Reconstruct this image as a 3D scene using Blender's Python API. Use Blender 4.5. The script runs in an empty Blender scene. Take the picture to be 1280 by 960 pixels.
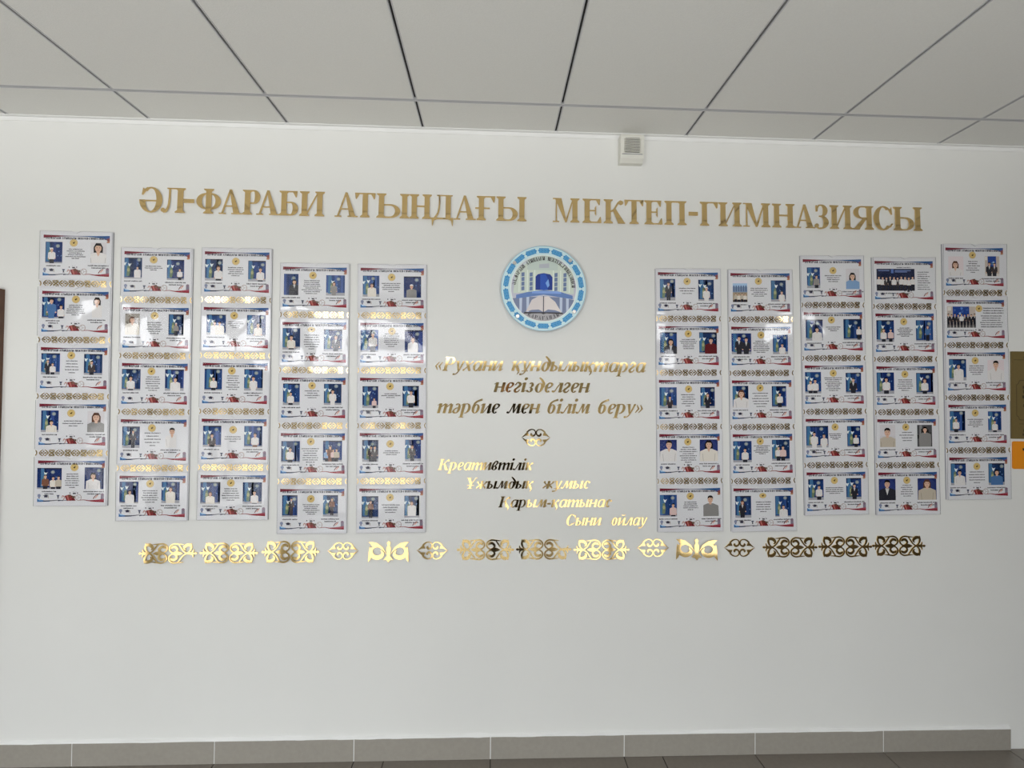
import bpy, bmesh, math, random
from mathutils import Vector, Matrix, Quaternion
random.seed(7)
PI = math.pi
C = bpy.context.scene.collection
sc = bpy.context.scene

# ------------------------------------------------------------------ camera
YAW, PITCH, ROLL, FPX, DIST, CAMZ = 0.03776, 0.01628, 0.01121, 602.0, 2.1777, 1.6333
CEIL, GX0, GD1, SKX0, SKH = 2.81945, -2.13241, 0.21729, -1.7959, 0.09708
fw = Vector((math.sin(YAW)*math.cos(PITCH), math.cos(YAW)*math.cos(PITCH), math.sin(PITCH)))
rt = Vector((math.cos(YAW), -math.sin(YAW), 0)); up = rt.cross(fw)
R_ = math.cos(ROLL)*rt + math.sin(ROLL)*up
U_ = -math.sin(ROLL)*rt + math.cos(ROLL)*up
CAM = Vector((0, -DIST, CAMZ))
cd = bpy.data.cameras.new('camera'); cam = bpy.data.objects.new('camera', cd); C.objects.link(cam)
M = Matrix((R_, U_, -fw)).transposed().to_4x4(); M.translation = CAM
cam.matrix_world = M
cd.sensor_fit = 'HORIZONTAL'; cd.sensor_width = 36.0; cd.lens = FPX/1280*36.0; cd.clip_start = 0.01
sc.camera = cam

def at(px, py, y=0.0):
    """the point of the plane y that the photograph shows at a pixel"""
    d = fw + R_*((px-640)/FPX) + U_*((480-py)/FPX)
    t = (y-CAM.y)/d.y
    return CAM + d*t

# ------------------------------------------------------------------ look and light
sc.view_settings.view_transform = 'Standard'; sc.view_settings.look = 'None'
sc.view_settings.exposure = 0.19; sc.view_settings.gamma = 1.0; sc.view_settings.use_curve_mapping = False
try:
    sc.cycles.use_denoising = True; sc.cycles.denoising_prefilter = 'NONE'; sc.cycles.denoising_quality = 'HIGH'
    sc.cycles.max_bounces = 10; sc.cycles.diffuse_bounces = 6; sc.cycles.transparent_max_bounces = 16
    sc.cycles.sample_clamp_indirect = 6.0
except Exception: pass
SKY = 6.0
w = bpy.data.worlds.new('overcast_day'); sc.world = w; w.use_nodes = True
nt = w.node_tree; nt.nodes.clear()
tc = nt.nodes.new('ShaderNodeTexCoord'); sx = nt.nodes.new('ShaderNodeSeparateXYZ')
rp = nt.nodes.new('ShaderNodeValToRGB'); mr = nt.nodes.new('ShaderNodeMapRange')
bg = nt.nodes.new('ShaderNodeBackground'); wo = nt.nodes.new('ShaderNodeOutputWorld')
nt.links.new(tc.outputs['Generated'], sx.inputs[0]); nt.links.new(sx.outputs[2], mr.inputs[0])
mr.inputs[1].default_value = -1; mr.inputs[2].default_value = 1; mr.inputs[3].default_value = 0; mr.inputs[4].default_value = 1
nt.links.new(mr.outputs[0], rp.inputs[0]); nt.links.new(rp.outputs[0], bg.inputs[0]); nt.links.new(bg.outputs[0], wo.inputs[0])
bg.inputs[1].default_value = SKY
e = rp.color_ramp.elements
e[0].position = 0.0; e[0].color = (.88, .89, .87, 1)
e[1].position = 1.0; e[1].color = (.36, .39, .41, 1)
for p_, c_ in ((.375, (.88, .89, .87, 1)), (.385, (.30, .30, .285, 1)), (.463, (.30, .30, .285, 1)), (.472, (.06, .06, .056, 1)), (.499, (.03, .03, .028, 1)), (.530, (.03, .032, .03, 1)), (.536, (.985, 1, 1, 1)), (.59, (.985, 1, 1, 1)), (.64, (.42, .45, .46, 1))):
    k = e.new(p_); k.color = c_
WIN = [(-5.05, -4.2), (-4.08, -2.58), (-2.46, -0.96), (-0.84, 0.66), (0.78, 2.28)]
BACKY, SILL, HEAD = -4.1, 0.03, 2.68
for a_, b_ in WIN:                                     # daylight through the windows
    ld = bpy.data.lights.new('window_daylight', 'AREA'); ld.shape = 'RECTANGLE'
    ld.size = b_-a_; ld.size_y = HEAD-SILL; ld.cycles.is_portal = True
    lo = bpy.data.objects.new('window_daylight', ld); C.objects.link(lo)
    lo.location = ((a_+b_)/2, BACKY-0.12, (SILL+HEAD)/2); lo.rotation_euler = (PI/2, 0, 0)

# ------------------------------------------------------------------ materials
def lin(v):
    v /= 255.0
    return v/12.92 if v <= .04045 else ((v+.055)/1.055)**2.4
def rgb(r, g, b, k=1.0): return (lin(r)*k, lin(g)*k, lin(b)*k)
MATS = {}
def mat(name, col, rough=.5, metal=0.0, noise=0.0, nscale=40, bump=0.0, spec=.5):
    m = bpy.data.materials.new(name); m.use_nodes = True
    n = m.node_tree.nodes; l = m.node_tree.links; b = n['Principled BSDF']
    b.inputs['Base Color'].default_value = (*col, 1); b.inputs['Roughness'].default_value = rough
    b.inputs['Metallic'].default_value = metal; b.inputs['Specular IOR Level'].default_value = spec
    if noise or bump:
        t = n.new('ShaderNodeTexCoord'); z = n.new('ShaderNodeTexNoise'); z.inputs['Scale'].default_value = nscale
        z.inputs['Detail'].default_value = 4
        l.new(t.outputs['Object'], z.inputs['Vector'])
        if noise:
            mx = n.new('ShaderNodeMix'); mx.data_type = 'RGBA'
            mx.inputs[6].default_value = (*[c*(1-noise) for c in col], 1); mx.inputs[7].default_value = (*[min(1, c*(1+noise)) for c in col], 1)
            l.new(z.outputs['Fac'], mx.inputs[0]); l.new(mx.outputs[2], b.inputs['Base Color'])
        if bump:
            bp = n.new('ShaderNodeBump'); bp.inputs['Strength'].default_value = bump; bp.inputs['Distance'].default_value = .002
            l.new(z.outputs['Fac'], bp.inputs['Height']); l.new(bp.outputs['Normal'], b.inputs['Normal'])
    MATS[name] = m
    return m
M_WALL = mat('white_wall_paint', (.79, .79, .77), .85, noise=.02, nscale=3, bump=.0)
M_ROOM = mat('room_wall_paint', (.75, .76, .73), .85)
M_DIMWALL = mat('dimming_side_wall', (.30, .30, .29), .85)  # unseen left wall, its grey chosen to dim that end of the display wall
M_DARK = mat('dark_far_wall', (.30, .26, .20), .6)
M_CEIL = mat('mineral_ceiling_tile', (.725, .72, .69), .95, noise=.05, nscale=220, bump=.25)
M_GRID = mat('grey_ceiling_grid', (.52, .52, .53), .5)
M_GROOVE = mat('black_grid_groove', (.006, .006, .007), .6)
M_FLOOR = mat('stoneware_floor', (.215, .19, .163), .24, noise=.10, nscale=60)
M_SKIRT = mat('stoneware_skirting', (.335, .312, .275), .35, noise=.10, nscale=60)
M_GROUT = mat('dark_grout', (.035, .03, .025), .9)
M_CAULK = mat('white_caulk', (.82, .82, .81), .8)
M_GOLD = mat('gold_mirror', (.84, .61, .28), .05, 1.0)
M_GOLDF = mat('gold_film', (.80, .60, .30), .08, 1.0)
M_BOARD = mat('white_pvc_board', (.74, .735, .76), .45)
M_PAPER = mat('white_paper', (.80, .80, .82), .6)
M_EDGE = mat('acrylic_edge', (.34, .34, .38), .3)
M_BROWN = mat('brown_wood', (.12, .055, .03), .45, noise=.25, nscale=18)
M_PLAST = mat('cream_plastic', (.74, .73, .67), .45)
M_SLOT = mat('dark_grille_slot', (.045, .042, .03), .7)
M_PLQ = mat('bronze_plaque', (.20, .145, .055), .35, .15, noise=.08, nscale=90)
M_PLQL = mat('dark_engraving', (.055, .042, .02), .5)
M_ORNG = mat('orange_plaque', (.82, .28, .012), .4)
M_BLACK = mat('black_print', (.015, .014, .014), .5)
M_STEEL = mat('brushed_steel', (.55, .53, .50), .3, 1.0)
M_CLOTH = mat('dark_cloth', (.012, .012, .016), .9)
M_SKIN = mat('skin', (.48, .28, .19), .6)
M_HAIR = mat('black_hair', (.012, .01, .009), .5)
M_FRAME = mat('white_window_frame', (.72, .72, .72), .4)

def print_mat(name, rough=.55, spec=.4):
    m = bpy.data.materials.new(name); m.use_nodes = True
    n = m.node_tree.nodes; l = m.node_tree.links; b = n['Principled BSDF']
    a = n.new('ShaderNodeVertexColor'); a.layer_name = 'ink'
    l.new(a.outputs['Color'], b.inputs['Base Color']); b.inputs['Roughness'].default_value = rough
    b.inputs['Specular IOR Level'].default_value = spec
    return m
def lacquer(m):
    """glossy, slightly wavy film over a printed sheet"""
    n = m.node_tree.nodes; l = m.node_tree.links; b = n['Principled BSDF']
    g = n.new('ShaderNodeNewGeometry'); z = n.new('ShaderNodeTexNoise'); z.inputs['Scale'].default_value = 4.2; z.inputs['Detail'].default_value = 1.0
    p = n.new('ShaderNodeBump'); p.inputs['Strength'].default_value = 1.0; p.inputs['Distance'].default_value = .0085
    l.new(g.outputs['Position'], z.inputs['Vector']); l.new(z.outputs['Fac'], p.inputs['Height']); l.new(p.outputs['Normal'], b.inputs['Coat Normal'])
    b.inputs['Coat Weight'].default_value = 1.0; b.inputs['Coat Roughness'].default_value = .03; b.inputs['Coat IOR'].default_value = 1.62
    b.inputs['Specular IOR Level'].default_value = 0.0
M_PRINT = print_mat('colour_print')
M_INK = print_mat('matt_print')
for m_ in (M_PRINT, M_PAPER): lacquer(m_)

def clear_mat(name, refl, tint):
    m = bpy.data.materials.new(name); m.use_nodes = True
    n = m.node_tree.nodes; l = m.node_tree.links; n.clear()
    o = n.new('ShaderNodeOutputMaterial'); t = n.new('ShaderNodeBsdfTransparent'); g = n.new('ShaderNodeBsdfGlossy')
    x = n.new('ShaderNodeMixShader'); x.inputs[0].default_value = refl
    t.inputs[0].default_value = (*tint, 1); g.inputs[0].default_value = (1, 1, 1, 1); g.inputs['Roughness'].default_value = .02
    l.new(t.outputs[0], x.inputs[1]); l.new(g.outputs[0], x.inputs[2]); l.new(x.outputs[0], o.inputs[0])
    return m
M_CLEAR = clear_mat('clear_acrylic', .002, (.985, .985, .99))

# ------------------------------------------------------------------ object helpers
def link(o, parent=None):
    C.objects.link(o)
    if parent is not None: o.parent = parent
    return o
def tag(o, label=None, cat=None, group=None, kind=None):
    if label: o['label'] = label
    if cat: o['category'] = cat
    if group: o['group'] = group
    if kind: o['kind'] = kind
    return o
def empty(name, loc, rot=(0, 0, 0)):
    o = bpy.data.objects.new(name, None); o.empty_display_size = .05
    o.location = loc; o.rotation_euler = rot
    return link(o)
def bm_obj(name, bm, mats, parent=None, smooth=False):
    me = bpy.data.meshes.new(name); bm.normal_update(); bm.to_mesh(me); bm.free()
    for m in (mats if isinstance(mats, (list, tuple)) else [mats]): me.materials.append(m)
    if smooth:
        for p in me.polygons: p.use_smooth = True
    return link(bpy.data.objects.new(name, me), parent)
def bx(bm, x0, x1, y0, y1, z0, z1, mi=0):
    v = [bm.verts.new(p) for p in ((x0,y0,z0),(x1,y0,z0),(x1,y1,z0),(x0,y1,z0),(x0,y0,z1),(x1,y0,z1),(x1,y1,z1),(x0,y1,z1))]
    for f in ((0,3,2,1),(4,5,6,7),(0,1,5,4),(1,2,6,5),(2,3,7,6),(3,0,4,7)):
        bm.faces.new([v[i] for i in f]).material_index = mi
def struct(name, bm, mats, smooth=False):
    return tag(bm_obj(name, bm, mats, None, smooth), kind='structure')

def carea(p): return sum(p[i][0]*p[(i+1) % len(p)][1]-p[(i+1) % len(p)][0]*p[i][1] for i in range(len(p)))
class Art:
    """flat shapes in the wall's plane: x to the right, y up; y of the world is depth"""
    n_ = 0
    def __init__(s): s.p = []
    def new(s): Art.n_ += 1; return Art.n_
    def poly(s, pts, col=(0, 0, 0), lay=0, sid=None):
        if abs(carea(pts)) < 1e-12: return
        if carea(pts) < 0: pts = pts[::-1]
        s.p.append((pts, col, lay, sid or s.new()))
    def rect(s, x0, y0, x1, y1, col=(0, 0, 0), lay=0): s.poly([(x0,y0),(x1,y0),(x1,y1),(x0,y1)], col, lay)
    def ell(s, cx, cy, rx, ry, col=(0, 0, 0), lay=0, n=14): s.poly([(cx+rx*math.cos(2*PI*i/n), cy+ry*math.sin(2*PI*i/n)) for i in range(n)], col, lay)
    def strip(s, A, B, col=(0, 0, 0), lay=0):
        sid = s.new()
        for i in range(len(A)-1): s.poly([A[i], A[i+1], B[i+1], B[i]], col, lay, sid)
    def ring(s, cx, cy, rx, ry, tx, ty, a0=0, a1=360, col=(0, 0, 0), lay=0, n=None):
        n = n or max(6, int(abs(a1-a0)/15))
        A, B = [], []
        for i in range(n+1):
            a = math.radians(a0+(a1-a0)*i/n)
            A.append((cx+rx*math.cos(a), cy+ry*math.sin(a))); B.append((cx+(rx-tx)*math.cos(a), cy+(ry-ty)*math.sin(a)))
        s.strip(A, B, col, lay)
    def stroke(s, pts, ws, col=(0, 0, 0), lay=0, n=5):
        """a smooth line through pts whose half widths are ws"""
        P, W = [], []
        m = len(pts)
        for i in range(m-1):
            p0, p1, p2, p3 = pts[max(i-1, 0)], pts[i], pts[i+1], pts[min(i+2, m-1)]
            for k in range(n):
                t = k/n
                P.append(tuple(.5*(2*p1[j]+(p2[j]-p0[j])*t+(2*p0[j]-5*p1[j]+4*p2[j]-p3[j])*t*t+(3*p1[j]-p0[j]-3*p2[j]+p3[j])*t**3) for j in (0, 1)))
                W.append(ws[i]*(1-t)+ws[i+1]*t)
        P.append(pts[-1]); W.append(ws[-1])
        A, B = [], []
        for i in range(len(P)):
            a, b = P[max(i-1, 0)], P[min(i+1, len(P)-1)]
            dx, dy = b[0]-a[0], b[1]-a[1]; L = math.hypot(dx, dy) or 1
            A.append((P[i][0]-dy/L*W[i], P[i][1]+dx/L*W[i])); B.append((P[i][0]+dy/L*W[i], P[i][1]-dx/L*W[i]))
        s.strip(A, B, col, lay)
    def xf(s, f):
        r = Art()
        for p, c, l, i in s.p: r.poly([f(*q) for q in p], c, l, i)
        return r
    def add(s, o): s.p += o.p
    def mesh(s, name, thick=None, mats=None, y0=0.0, dl=.00012):
        """thick: raised solid of that depth; otherwise ink layers dl apart"""
        bm = bmesh.new()
        ink = bm.loops.layers.float_color.new('ink')
        rank = {}
        for pts, col, lay, sid in s.p:
            k = rank.setdefault(sid, len(rank))
            yy = y0-((thick+k*1.2e-5) if thick else lay*dl)
            fr = [bm.verts.new((x, yy, z)) for x, z in pts]
            f = bm.faces.new(fr)
            for lp in f.loops: lp[ink] = (*col, 1)
            if thick:
                bk = [bm.verts.new((x, y0, z)) for x, z in pts]
                n = len(pts)
                for i in range(n):
                    f = bm.faces.new((fr[i], bk[i], bk[(i+1) % n], fr[(i+1) % n]))
                    for lp in f.loops: lp[ink] = (*col, 1)
        bmesh.ops.remove_doubles(bm, verts=bm.verts, dist=1e-6)
        bm.normal_update()
        me = bpy.data.meshes.new(name); bm.to_mesh(me); bm.free()
        for m in (mats or [M_PRINT]): me.materials.append(m)
        return me
    def obj(s, name, parent=None, **k):
        return link(bpy.data.objects.new(name, s.mesh(name, **k)), parent)

# ------------------------------------------------------------------ the room
XL, XR = -6.6, 7.2
bm = bmesh.new(); bx(bm, XL, XR, 0, .2, -.1, CEIL+.2); struct('wall_back', bm, M_WALL)
bm = bmesh.new(); bx(bm, XL-.2, XL, BACKY-.2, .2, 0, CEIL+.2); struct('wall_left', bm, M_DIMWALL)
bm = bmesh.new(); bx(bm, XR, XR+.2, BACKY-.2, .2, 0, CEIL+.2); struct('wall_right', bm, M_ROOM)
bm = bmesh.new()                                        # wall behind the photographer, with the window openings
bx(bm, XL, XR, BACKY-.2, BACKY, 0, SILL); bx(bm, XL, XR, BACKY-.2, BACKY, HEAD, CEIL+.2)
edges = [XL]+[v for ab in WIN for v in ab]
for i in range(0, len(edges)-1, 2): bx(bm, edges[i], edges[i+1], BACKY-.2, BACKY, SILL, HEAD)
bx(bm, edges[-1], 3.6, BACKY-.2, BACKY, SILL, HEAD, 1); bx(bm, 4.3, XR, BACKY-.2, BACKY, SILL, HEAD, 1)   # a small high light is cut in here
bx(bm, 3.6, 4.3, BACKY-.2, BACKY, SILL, 2.36, 1)
struct('wall_front', bm, [M_ROOM, M_DARK])
for k, (a_, b_) in enumerate(WIN):
    bm = bmesh.new(); t = .05; y0, y1 = BACKY-.12, BACKY-.06
    bx(bm, a_, a_+t, y0, y1, SILL, HEAD); bx(bm, b_-t, b_, y0, y1, SILL, HEAD)
    bx(bm, a_+t, b_-t, y0, y1, SILL, SILL+t); bx(bm, a_+t, b_-t, y0, y1, HEAD-t, HEAD)
    m_ = (a_+b_)/2; bx(bm, m_-.035, m_+.035, y0, y1, SILL+t, HEAD-t); bx(bm, a_+t, m_-.035, y0, y1, 1.9, 1.95); bx(bm, m_+.035, b_-t, y0, y1, 1.9, 1.95)
    f_ = struct('window_%d' % (k+1), bm, M_FRAME)
    bm = bmesh.new(); bx(bm, a_+t, b_-t, y0+.025, y0+.031, SILL+t, HEAD-t)
    bm_obj('glass_pane', bm, M_CLEAR, f_)

# floor: 0.6 m tiles over dark grout, cut row along the display wall
bm = bmesh.new()
bx(bm, XL, XR, BACKY, 0, -.06, -.004, 1)
xs_ = [SKX0+.6*k for k in range(-9, 16)]
first = sorted(xs_ + [at(480, 952).x, at(827, 945).x])
first = [x for x in first if XL < x < XR]
rows = [0.0, -.36] + [-.36-.6*k for k in range(1, 8)]
for j in range(len(rows)-1):
    xx = [XL]+(first if j == 0 else [x for x in xs_ if XL < x < XR])+[XR]
    for i in range(len(xx)-1):
        if xx[i+1]-xx[i] < .01: continue
        bx(bm, xx[i]+.0022, xx[i+1]-.0022, max(rows[j+1], BACKY)+.0022, rows[j]-.0022, -.02, 0)
struct('floor', bm, [M_FLOOR, M_GROUT])

# skirting of 0.6 m stoneware strips with white joints; it stops short on the right
bm = bmesh.new()
xe = at(1260.5, 925).x
sk = [x for x in xs_ if XL < x < xe-.1]+[xe]
sk = [XL]+sk
for i in range(len(sk)-1):
    bx(bm, sk[i]+(.002 if i else 0), sk[i+1]-(.002 if i < len(sk)-2 else 0), -.011, -.001, .001, SKH)
bx(bm, XL, xe-.001, -.0095, 0, .001, SKH-.001, 1)
struct('baseboard_back', bm, [M_SKIRT, M_CAULK])
bm = bmesh.new()                                        # uneven bead of white filler on top of the skirting
N = 150; prev = None
for i in range(N+1):
    x = XL+(xe-XL)*i/N; h = SKH+.004+.010*random.random()*random.random()+.004; d = .009+.003*random.random()
    row = [bm.verts.new((x, -d, SKH-.0005)), bm.verts.new((x, -d*.9, SKH+.004)), bm.verts.new((x, -.001, h)), bm.verts.new((x, 0, h))]
    if prev:
        for k in range(3): bm.faces.new((prev[k], row[k], row[k+1], prev[k+1]))
    prev = row
struct('trim_1', bm, M_CAULK)

# ceiling: 0.6 m mineral tiles in a grooved metal grid
bm = bmesh.new()
bx(bm, XL-.2, XR+.2, BACKY-.2, .2, CEIL+.012, CEIL+.2)
gx = [GX0+.6*k for k in range(-8, 17)]; gx = [x for x in gx if XL < x < XR]
gy = [-GD1-.6*k-(.03 if k else 0) for k in range(0, 7)]; gy = [y for y in gy if y > BACKY]
xx = [XL]+gx+[XR]; yy = [0]+gy+[BACKY]
for i in range(len(xx)-1):
    for j in range(len(yy)-1):
        bx(bm, xx[i]+.0085, xx[i+1]-.0085, yy[j+1]+.0085, yy[j]-.0085, CEIL, CEIL+.014)
struct('ceiling', bm, M_CEIL)
bm = bmesh.new()
def bar(x0, x1, y0, y1):
    if x1-x0 > y1-y0:
        m_ = (y0+y1)/2
        bx(bm, x0, x1, y0, m_-.0042, CEIL-.001, CEIL+.012); bx(bm, x0, x1, m_+.0042, y1, CEIL-.001, CEIL+.012); bx(bm, x0, x1, m_-.0042, m_+.0042, CEIL+.008, CEIL+.012, 1)
    else:
        m_ = (x0+x1)/2
        bx(bm, x0, m_-.0042, y0, y1, CEIL-.001, CEIL+.012); bx(bm, m_+.0042, x1, y0, y1, CEIL-.001, CEIL+.012); bx(bm, m_-.0042, m_+.0042, y0, y1, CEIL+.008, CEIL+.012, 1)
for y in gy: bar(XL, XR, y-.0085, y+.0085)
for x in gx:
    for j in range(len(yy)-1): bar(x-.0085, x+.0085, yy[j+1]+.0085, yy[j]-(.0085 if j else 0))
struct('trim_2', bm, [M_GRID, M_GROOVE])
bm = bmesh.new(); bx(bm, XL, XR, -.018, 0, CEIL-.003, CEIL+.001); bx(bm, XL, XR, -.003, 0, CEIL-.02, CEIL-.003)
struct('trim_3', bm, M_CAULK)

# brown door at the left edge of the photograph
dx = at(6.5, 362).x; dz = at(6, 362).z
bm = bmesh.new(); bx(bm, dx-.09, dx, -.03, 0, 0, dz); bx(bm, dx-1.0, dx-.91, -.03, 0, 0, dz); bx(bm, dx-.91, dx-.09, -.03, 0, dz-.09, dz)
dr = struct('door_1', bm, M_BROWN)
bm = bmesh.new(); bx(bm, dx-.91, dx-.09, -.016, 0, .005, dz-.09)
for z0, z1 in ((.2, .9), (1.05, 1.85)): bx(bm, dx-.79, dx-.21, -.024, -.016, z0, z1)
bm_obj('door_leaf', bm, M_BROWN, dr)

# ------------------------------------------------------------------ wall sounder under the ceiling
p0, p1 = at(776.5, 200, -.02), at(807, 168, -.06)
cx = at(791, 185, -.05).x; zt, zb = at(792, 165.5, -.06).z, at(792, 201, -.05).z
wd = .106
t = empty('wall_speaker', (cx, 0, zb)); tag(t, 'small cream louvred sounder box on the wall just under the ceiling', 'speaker')
bm = bmesh.new(); h = zt-zb
pts = [(0, 0), (-.026, 0), (-.040, .016), (-.046, h-.012), (-.042, h), (0, h)]
L = [bm.verts.new((-wd/2, y, z)) for y, z in pts]; Rr = [bm.verts.new((wd/2, y, z)) for y, z in pts]
bm.faces.new(L[::-1]); bm.faces.new(Rr)
for i in range(len(pts)): bm.faces.new((L[i], L[(i+1) % len(pts)], Rr[(i+1) % len(pts)], Rr[i]))
bmesh.ops.recalc_face_normals(bm, faces=bm.faces)
bm_obj('casing', bm, M_PLAST, t)
bm = bmesh.new(); bx(bm, -wd*.31, wd*.31, -.0465, -.041, h*.34, h*.86); bm_obj('grille_recess', bm, M_SLOT, t)
for k in range(9):
    bm = bmesh.new(); z = h*.345+k*h*.0575; bx(bm, -wd*.36, wd*.36, -.0505, -.044, z, z+h*.022); bm_obj('louvre', bm, M_PLAST, t)
bm = bmesh.new(); bx(bm, -wd*.44, wd*.44, -.0455, -.040, h*.27, h*.283); bm_obj('seam', bm, M_EDGE, t)

# ------------------------------------------------------------------ serif letters
T, TH = .205, .05
def stem(a, x, y0=0, y1=1, t=T, top=True, bot=True, sv=.085):
    a.rect(x, y0, x+t, y1)
    for ok, y, s in ((bot, y0, 1), (top, y1, -1)):
        if ok:
            a.poly([(x-sv, y), (x+t+sv, y), (x+t+sv, y+s*.035), (x+t, y+s*.10), (x, y+s*.10), (x-sv, y+s*.035)])
def foot(a, x0, x1, y, s=1): a.poly([(x0, y), (x1, y), (x1, y+s*.04), (x0, y+s*.04)])
def dia(a, xb, xt, y0, y1, t): a.poly([(xb, y0), (xb+t, y0), (xt+t, y1), (xt, y1)])
def bowlR(a, x, y0, y1, w, t=T, th=TH):
    """a bowl that opens to the left, from a stem whose right side is x"""
    h = (y1-y0)/2; rx = w*.62
    a.rect(x, y1-th, x+w-rx, y1); a.rect(x, y0, x+w-rx, y0+th)
    a.ring(x+w-rx, (y0+y1)/2, rx, h, t, th, -90, 90)
def flag(a, x, y, s, d):        # vertical beak serif at an arm's end; d=-1 hangs, +1 rises
    a.poly([(x, y), (x-s*.03, y+d*.25), (x-s*.06, y+d*.25), (x-s*.17, y+d*.05), (x-s*.2, y)])
def G(ch, w):
    a = Art(); R = a.rect
    if ch in 'ИНПШ':
        stem(a, .085); x2 = w-.085-T; stem(a, x2)
        if ch == 'Н': R(.085+T, .48, x2, .54)
        if ch == 'П': R(.085, .945, x2+T, 1)
        if ch == 'И': dia(a, .085+T-.02, x2-.03, .10, .90, .05)
    elif ch == 'А':
        ap = w*.5
        dia(a, .09, ap-.05, .02, 1, .06)
        a.poly([(w-.09-.235, .02), (w-.09, .02), (ap+.03, 1), (ap-.06, 1)])
        R(w*.27, .30, w*.72, .345); foot(a, 0, .26, 0); foot(a, w-.40, w, 0)
    elif ch == 'Л':
        x2 = w-.085-T; stem(a, x2); R(.28*w, .955, x2, 1)
        a.stroke([(.36*w, .98), (.36*w, .62), (.33*w, .30), (.24*w, .07), (.12*w, .02)], [.03, .03, .03, .035, .03])
        a.ell(.09*w+.02, .10, .085, .085)
        foot(a, .26*w, .45*w, 1, -1)
    elif ch == '-':
        R(0, 0, w, .15)
    elif ch == 'Ф':
        m = w/2-T/2; stem(a, m)
        a.ring(m+.02, .5, m-.02, .33, .20, .05, 90, 270); a.ring(m+T-.02, .5, m-.02, .33, .20, .05, -90, 90)
    elif ch == 'Р':
        stem(a, .085); bowlR(a, .085+T, .44, 1, w-.085-T-.02)
    elif ch == 'Б':
        stem(a, .085); bowlR(a, .085+T, 0, .56, w-.085-T-.01)
        R(.085, .955, w-.06, 1); flag(a, w-.05, 1, 1, -1)
    elif ch == 'Т':
        m = w/2-T/2; stem(a, m, top=False); R(.02, .955, w-.02, 1); flag(a, w, 1, 1, -1); flag(a, 0, 1, -1, -1)
    elif ch == 'Ы':
        x2 = w-.085-T; stem(a, .085); stem(a, x2); bowlR(a, .085+T, 0, .56, x2-.085-T-.07)
    elif ch == 'Д':
        x2 = w-.13-T; R(x2, 0, x2+T, 1); foot(a, .25*w, w-.06, 1, -1); R(.04*w, 0, w-.02, .055)
        a.stroke([(.36*w, .98), (.36*w, .62), (.31*w, .28), (.16*w, .03)], [.03, .03, .032, .04])
        a.poly([(.02*w, .05), (.05*w, -.28), (.07*w, -.28), (.12*w, -.06), (.26*w, 0), (.2*w, .05)])
        a.poly([(w*.98, .05), (w*.95, -.28), (w*.93, -.28), (w*.88, -.06), (w*.74, 0), (w*.8, .05)])
    elif ch in 'ГҒ':
        stem(a, .085); R(.085, .955, w-.06, 1); flag(a, w, 1, 1, -1); flag(a, w-.005, .99, 1, -1)
        if ch == 'Ғ': R(0-.06, .47, .085+T+.24, .525)
    elif ch == 'М':
        x2 = w-.085-T; stem(a, x2); dia(a, .12, .12, 0, 1, .05); foot(a, 0, .26, 0); foot(a, 0, .3, 1, -1)
        a.poly([(w*.47, 0), (w*.52, 0), (.085+T+.06, 1), (.085, 1)]); a.poly([(w*.46, 0), (w*.52, 0), (x2+.05, .97), (x2, .97)])
    elif ch == 'Е':
        stem(a, .085); R(.085, .955, w-.08, 1); R(.085, 0, w-.05, .045); R(.085+T, .49, w*.68, .535)
        flag(a, w-.05, 1, 1, -1); flag(a, w, 0, 1, 1)
        a.poly([(w*.68, .51), (w*.64, .40), (w*.72, .30), (w*.72, .72), (w*.64, .62)])
    elif ch in 'КҚ':
        stem(a, .085)
        a.stroke([(.085+T, .5), (w*.5, .58), (w*.68, .84), (w*.82, .95)], [.03, .035, .035, .03]); a.ell(w*.83, .87, .095, .09)
        a.poly([(w*.44, .56), (w*.58, .60), (w*.98, .06), (w, 0), (w*.70, 0)]); foot(a, w*.68, w*1.03, 0)
        if ch == 'Қ': a.poly([(w*.86, .05), (w*1.0, .05), (w*1.02, -.12), (w*.92, -.28), (w*.90, -.26), (w*.93, -.1)])
    elif ch == 'З':
        a.ring(w*.44, .755, w*.44, .265, .19, .05, -95, 110); a.ring(w*.42, .26, w*.52, .28, .21, .05, -110, 95)
        a.rect(w*.28, .49, w*.5, .54)
        a.stroke([(w*.12, .72), (w*.10, .98)], [.035, .03]); a.stroke([(w*.30, 1.0), (w*.17, .88), (w*.12, .74)], [.025, .03, .035])
        a.ell(w*.11, .12, .085, .08); a.stroke([(w*.11, .08), (w*.25, .0), (w*.42, -.005)], [.035, .025, .025])
    elif ch == 'Я':
        x2 = w-.085-T; stem(a, x2); b = Art(); bowlR(b, 0, .46, 1, x2-.04); a.add(b.xf(lambda x, y: (x2-x, y)))
        a.poly([(.02, 0), (.27, 0), (x2+.02, .50), (x2-.14, .50)]); foot(a, -.05, .3, 0)
    elif ch == 'С':
        a.ring(w*.5, .5, w*.5, .52, .22, .05, 48, 318); a.poly([(w*.93, .99), (w*.96, .66), (w*.92, .66), (w*.78, .88), (w*.9, .92)])
        a.stroke([(w*.84, .12), (w*.97, .27)], [.03, .03])
    elif ch == 'Ә':
        a.ring(w*.5, .5, w*.5, .52, .21, .05, -180, 132)
        a.rect(.02, .44, w-.1, .49); a.ring(w*.5, .5, w*.5, .52, .21, .05, 180, 186)
        a.poly([(w*.14, .99), (w*.10, .70), (w*.14, .70), (w*.28, .88), (w*.2, .94)]); a.stroke([(w*.14, .82), (w*.36, .99)], [.03, .03])
    elif ch == 'Ұ':
        m = w/2-T/2; stem(a, m, 0, .5, top=False)
        a.poly([(0, 1), (.25, 1), (m+T, .46), (m, .46)]); a.poly([(w*.86, 1), (w*.93, 1), (m+T, .48), (m+T*.6, .46)])
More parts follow.
